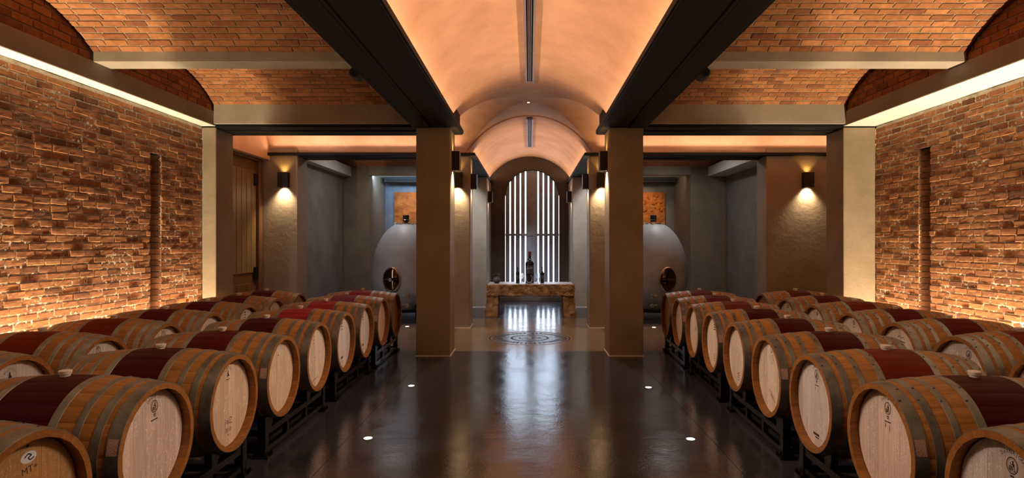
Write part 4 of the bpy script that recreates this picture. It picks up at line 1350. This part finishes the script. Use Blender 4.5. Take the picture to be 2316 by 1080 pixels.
def bottle(x, y, r, h, label, big=False):
    b = tag(empty('wine_bottle', (x, y, ZT)), label, 'bottle', 'wine bottles on the stone table')
    hb = h * (0.64 if big else 0.62); rn = r * 0.34
    prof = [(r * 0.9, 0), (r, h * 0.02), (r, hb * 0.94), (r * 0.96, hb), (r * 0.72, hb + h * 0.06), (rn * 1.15, hb + h * 0.13), (rn, hb + h * 0.17), (rn, h * 0.93)]
    MB().lathe(prof, 32).build('bottle_glass', 'bottle', b, smooth=True)
    MB().lathe([(rn * 1.06, h * 0.86), (rn * 1.06, h * 0.94), (rn * 1.25, h * 0.945), (rn * 1.25, h * 0.98), (rn * 1.1, h)], 24).build('capsule', 'capsule' if big else 'black', b, smooth=True)
    la = MB(); n = 14
    z0, z1 = (h * 0.30, h * 0.56) if big else (h * 0.26, h * 0.50)
    for i in range(n + 1):
        a = -1.25 + 2.5 * i / n
        for z in (z0, z1): la.v.append(((r + 0.0008) * math.sin(a), -(r + 0.0008) * math.cos(a), z))
    for i in range(n): la.f.append((2 * i, 2 * i + 2, 2 * i + 3, 2 * i + 1))
    lo = la.build('bottle_label', 'bottle_label', b, smooth=True)
    st = Stamp()
    w = r * 1.5
    if big:
        st.text('Camillo', 0, h * 0.475, h * 0.062, 0.10, 0.25)
        for k, ww in ((0, 0.42), (1, 0.5), (2, 0.3)): st.bar(-w * ww * 0.6, w * ww * 0.6, h * (0.425 - 0.03 * k), h * (0.431 - 0.03 * k))
        st.bar(-w * 0.5, w * 0.5, h * 0.535, h * 0.541)
    else:
        st.bar(-w * 0.35, w * 0.30, h * 0.42, h * 0.44, 0.003)
        st.bar(-w * 0.2, w * 0.2, h * 0.37, h * 0.38)
    pm = bpy.data.meshes.new('label_print')
    pm.from_pydata([((r + 0.0016) * math.sin(p / r), -(r + 0.0016) * math.cos(p / r), q) for p, q in st.v], [], st.f); pm.update(); pm.materials.append(M['label_print'])
    place(pm, 'label_print', lo)
    return b
bottle(0.0, TY + 0.42, 0.093, 0.675, 'very large dark wine bottle at the middle of the stone table', True)
bottle(-0.255, TY + 0.36, 0.040, 0.345, 'small dark wine bottle on the vase side of the table')
bottle(0.268, TY + 0.36, 0.040, 0.345, 'small dark wine bottle at the table end without the vase')
for x, lb in ((-0.165, 'clear wine glass between the vase-side bottle and the large bottle'), (0.170, 'clear wine glass between the large bottle and the far small bottle')):
    g = tag(empty('wine_glass', (x, TY + 0.24, ZT)), lb, 'wine glass', 'wine glasses on the stone table')
    MB().lathe([(0.033, 0.0), (0.033, 0.002), (0.005, 0.006), (0.0035, 0.012), (0.0035, 0.085), (0.008, 0.092)], 24).build('stem_and_foot', 'glass', g, smooth=True)
    MB().lathe([(0.006, 0.090), (0.026, 0.104), (0.040, 0.130), (0.041, 0.155), (0.032, 0.215), (0.0306, 0.215), (0.0395, 0.155), (0.0385, 0.131), (0.025, 0.106), (0.004, 0.093)], 28, cap=False).build('bowl', 'glass', g, smooth=True)
dc = tag(empty('glass_decanter', (0.0, TY + 0.16, ZT)), 'curved U-shaped glass decanter in front of the large bottle', 'decanter')
pts = [(-0.085, 0, 0.33)]
pts += [(-0.083, 0, 0.25), (-0.078, 0, 0.17)]
for i in range(13):
    a = PI + PI * i / 12; pts.append((-0.01 + 0.066 * math.cos(a), 0, 0.085 + 0.066 * math.sin(a)))
pts += [(0.052, 0, 0.13), (0.040, 0, 0.17), (0.015, 0, 0.185)]
MB().tube(pts, [0.009, 0.010, 0.012] + [0.016] * 13 + [0.015, 0.013, 0.012], 12).build('glass_tube', 'glass', dc, smooth=True)
MB().lathe([(0.035, 0), (0.035, 0.004), (0.012, 0.010), (0.010, 0.012)], 24, (-0.01, 0, 0)).build('foot', 'glass', dc, smooth=True)
va = tag(empty('vase', (-0.70, TY + 0.30, ZT)), 'small dark grey faceted vase with flared rim at the table end', 'vase')
MB().lathe([(0.045, 0.0), (0.055, 0.01), (0.082, 0.055), (0.078, 0.085), (0.050, 0.125), (0.036, 0.150), (0.040, 0.165), (0.070, 0.190), (0.072, 0.196), (0.034, 0.168)], 12).build('vase_body', 'vase', va)

# ------------------------------------------------------------------ egg tanks
def egg(s, label):
    e = tag(empty('egg_tank', (s * 2.66, 12.55, 0)), label, 'tank', 'concrete egg tanks')
    prof = []
    zb, zt, zm, R = 0.10, 1.96, 0.80, 0.715
    for i in range(25):
        t = i / 24
        z = zb + (zm - zb) * t
        r = R * math.sqrt(max(1 - ((zm - z) / (zm - zb + 0.10)) ** 2, 0))
        prof.append((r, z))
    for i in range(1, 31):
        t = i / 30
        z = zm + (zt - zm) * t
        r = R * math.sqrt(max(1 - (t * 0.972) ** 2.15, 0))
        prof.append((r, z))
    MB().lathe(prof, 64).build('egg_shell', 'egg', e, smooth='all')
    for a in (0.6, 2.2, 3.9, 5.4):
        c, sn = math.cos(a), math.sin(a)
        MB().tube([(0.46 * c, 0.46 * sn, 0.40), (0.54 * c, 0.54 * sn, 0.16), (0.55 * c, 0.55 * sn, 0.0)], [0.05, 0.06, 0.07], 10).build('leg', 'steel', e, smooth=True)
    MB().lathe([(0.50, 0.10), (0.53, 0.10), (0.53, 0.16), (0.50, 0.16)], 40, cap=False).build('base_ring', 'steel', e)
    # oval manway, turned a little outwards
    th = s * 0.20
    rot = Matrix.Rotation(th, 4, 'Z')
    mw = MB(); n = 40
    def ov(rx, rz, y): return [(rx * math.cos(2 * PI * i / n), y, 0.80 + rz * math.sin(2 * PI * i / n)) for i in range(n)]
    rings = [ov(0.188, 0.258, -0.66), ov(0.188, 0.258, -0.735), ov(0.170, 0.240, -0.742), ov(0.165, 0.235, -0.71)]
    for q in rings: mw.v += q
    for k in range(3):
        for i in range(n):
            j = (i + 1) % n; mw.f.append((k * n + i, k * n + j, (k + 1) * n + j, (k + 1) * n + i))
    mo = mw.build('manway_frame', 'chrome', e, smooth=True); mo.rotation_euler = (0, 0, th)
    dm = MB(); q = ov(0.166, 0.236, -0.715); c2 = ov(0.10, 0.15, -0.738)
    dm.v += q + c2 + [(0, -0.742, 0.80)]
    for i in range(n):
        j = (i + 1) % n; dm.f += [(i, j, n + j, n + i), (n + i, n + j, 2 * n)]
    do = dm.build('manway_door', 'door_steel', e, smooth=True); do.rotation_euler = (0, 0, th)
    hb = MB().tube([(-0.14, -0.765, 0.80), (0.14, -0.765, 0.80)], 0.009, 8).tube([(0, -0.765, 0.64), (0, -0.765, 0.96)], 0.008, 8)
    hb.lathe([(0.035, -0.80), (0.035, -0.745)], 16, (0, 0, 0.80), 'y')
    h = hb.build('handwheel', 'rivet', do, smooth=True)
    # neck, clamp ring and valve on top
    MB().lathe([(0.21, 1.88), (0.21, 1.955), (0.195, 1.965), (0.10, 1.975)], 40).build('lid', 'chrome', e, smooth=True)
    cl = MB().lathe([(0.222, 1.925), (0.222, 1.945)], 40)
    for a in range(6):
        t = 2 * PI * a / 6 + 0.3
        cl.box(0.22 * math.cos(t) - 0.03, 0.22 * math.cos(t) + 0.03, 0.22 * math.sin(t) - 0.02, 0.22 * math.sin(t) + 0.02, 1.905, 1.985)
    cl.build('clamp_ring', 'chrome', e)
    v = MB().lathe([(0.04, 1.97), (0.04, 1.995), (0.066, 2.0), (0.066, 2.13), (0.055, 2.14)], 20).build('valve', 'black', e, smooth=True)
    MB().lathe([(0.069, 2.03), (0.069, 2.045)], 20).build('valve_band', 'chrome', v)
    # tasting tap and drain
    for z, l in ((0.46, 0.10), (0.27, 0.08)):
        x0 = -0.17 * s
        f = MB().lathe([(0.045, -0.50), (0.045, -0.70), (0.030, -0.70), (0.030, -0.76)], 14, (x0, 0, z), 'y')
        f.tube([(x0, -0.73, z), (x0 + 0.09 * s, -0.74, z + 0.02)], 0.012, 8)
        f.build('tap', 'chrome', e, smooth=True)
    return e
M['door_steel'] = simple('tinted_manway_door', (0.10, 0.055, 0.030), 0.10, 1.0)
egg(-1, 'pale concrete egg tank against the blue-lit wall')
egg(1, 'pale concrete egg tank against the dark grey wall')

# ------------------------------------------------------------------ copper relief panels behind the eggs
for s in (-1, 1):
    p = tag(empty('relief_panel', (s * 2.85, YB - 0.06, 2.24)), f'rough copper-orange relief panel behind the {"left" if s < 0 else "right"} egg tank', 'wall art', 'copper relief panels')
    mb = MB(); nx, nz = 48, 44; wv, hv_ = 0.75, 0.65
    for k in range(nz + 1):
        for i in range(nx + 1):
            x = -wv + 2 * wv * i / nx; z = -hv_ + 2 * hv_ * k / nz
            q = Vector((x * 5 + s * 9, z * 5, 0))
            d = 0.018 * (noise.noise(q) + 0.6 * noise.noise(q * 2.7))
            cell = noise.cell(Vector((x * 11, z * 11, s))) if z > 0.15 else 0
            mb.v.append((x, -0.03 - d - (0.01 if cell > 0.72 else 0), z))
    w = nx + 1
    for k in range(nz):
        for i in range(nx): mb.f.append((k * w + i, k * w + i + 1, (k + 1) * w + i + 1, (k + 1) * w + i))
    mb.build('relief_face', 'art', p, smooth='all')
    MB().box(-wv, wv, -0.012, 0.055, -hv_, hv_).build('panel_back', 'art', p)
    if s > 0:
        rk = random.Random(4)
        for _ in range(26):
            x, z = rk.uniform(0.1, 0.72), rk.uniform(0.12, 0.6); r = rk.uniform(0.02, 0.045)
            MB().lathe([(r, -0.03), (r * 0.95, -0.048), (r * 0.6, -0.060), (r * 0.15, -0.064)], 12, (x, 0, z), 'y').build('blister', 'art', p, smooth=True)
    spot('picture_light', (s * 3.0, YB - 1.15, 3.18), (-s * 0.05, 1.05, -0.95), 36 if s > 0 else 28, (1, 0.66, 0.34), 80, 0.8, 0.03)
    # slot air unit in the ceiling strip
    ac = tag(empty('air_unit', (s * 2.9, YB - 0.42, 3.165)), f'flat dark slot air unit above the {"left" if s < 0 else "right"} copper panel', 'air unit', 'slot air units')
    MB().box(-0.86, 0.86, -0.14, 0.14, -0.06, 0.07).build('unit_body', 'black', ac, bevel=0.01)
    MB().box(-0.80, 0.80, -0.145, -0.14, -0.03, 0.02).build('slot', 'steel', ac)

# daylight-white wash from the cove above the blue-lit wall, and added hall fill lights without fixtures
area('hall_wash', (-3.0, YC3 + 0.33, 3.19), 1.8, 0.1, 20, (0.50, 0.70, 1.0), (0, 0.85, -0.3), 160)
area('hall_wash', (2.9, YC3 + 0.33, 3.19), 1.6, 0.1, 3.0, (1.0, 0.85, 0.7), (0, 0.85, -0.3), 160)
for s in (-1, 1):
    area('added_hall_fill', (s * 2.9, 12.3, 3.70), 0.5, 0.3, 20, (0.97, 0.95, 0.95), (0, 0, -1), 160)
    area('added_hall_fill', (s * 1.95, 12.2, 3.52), 0.25, 0.25, 30, (0.80, 0.86, 1.0), (-s * 0.45, 0.75, -0.6), 110)
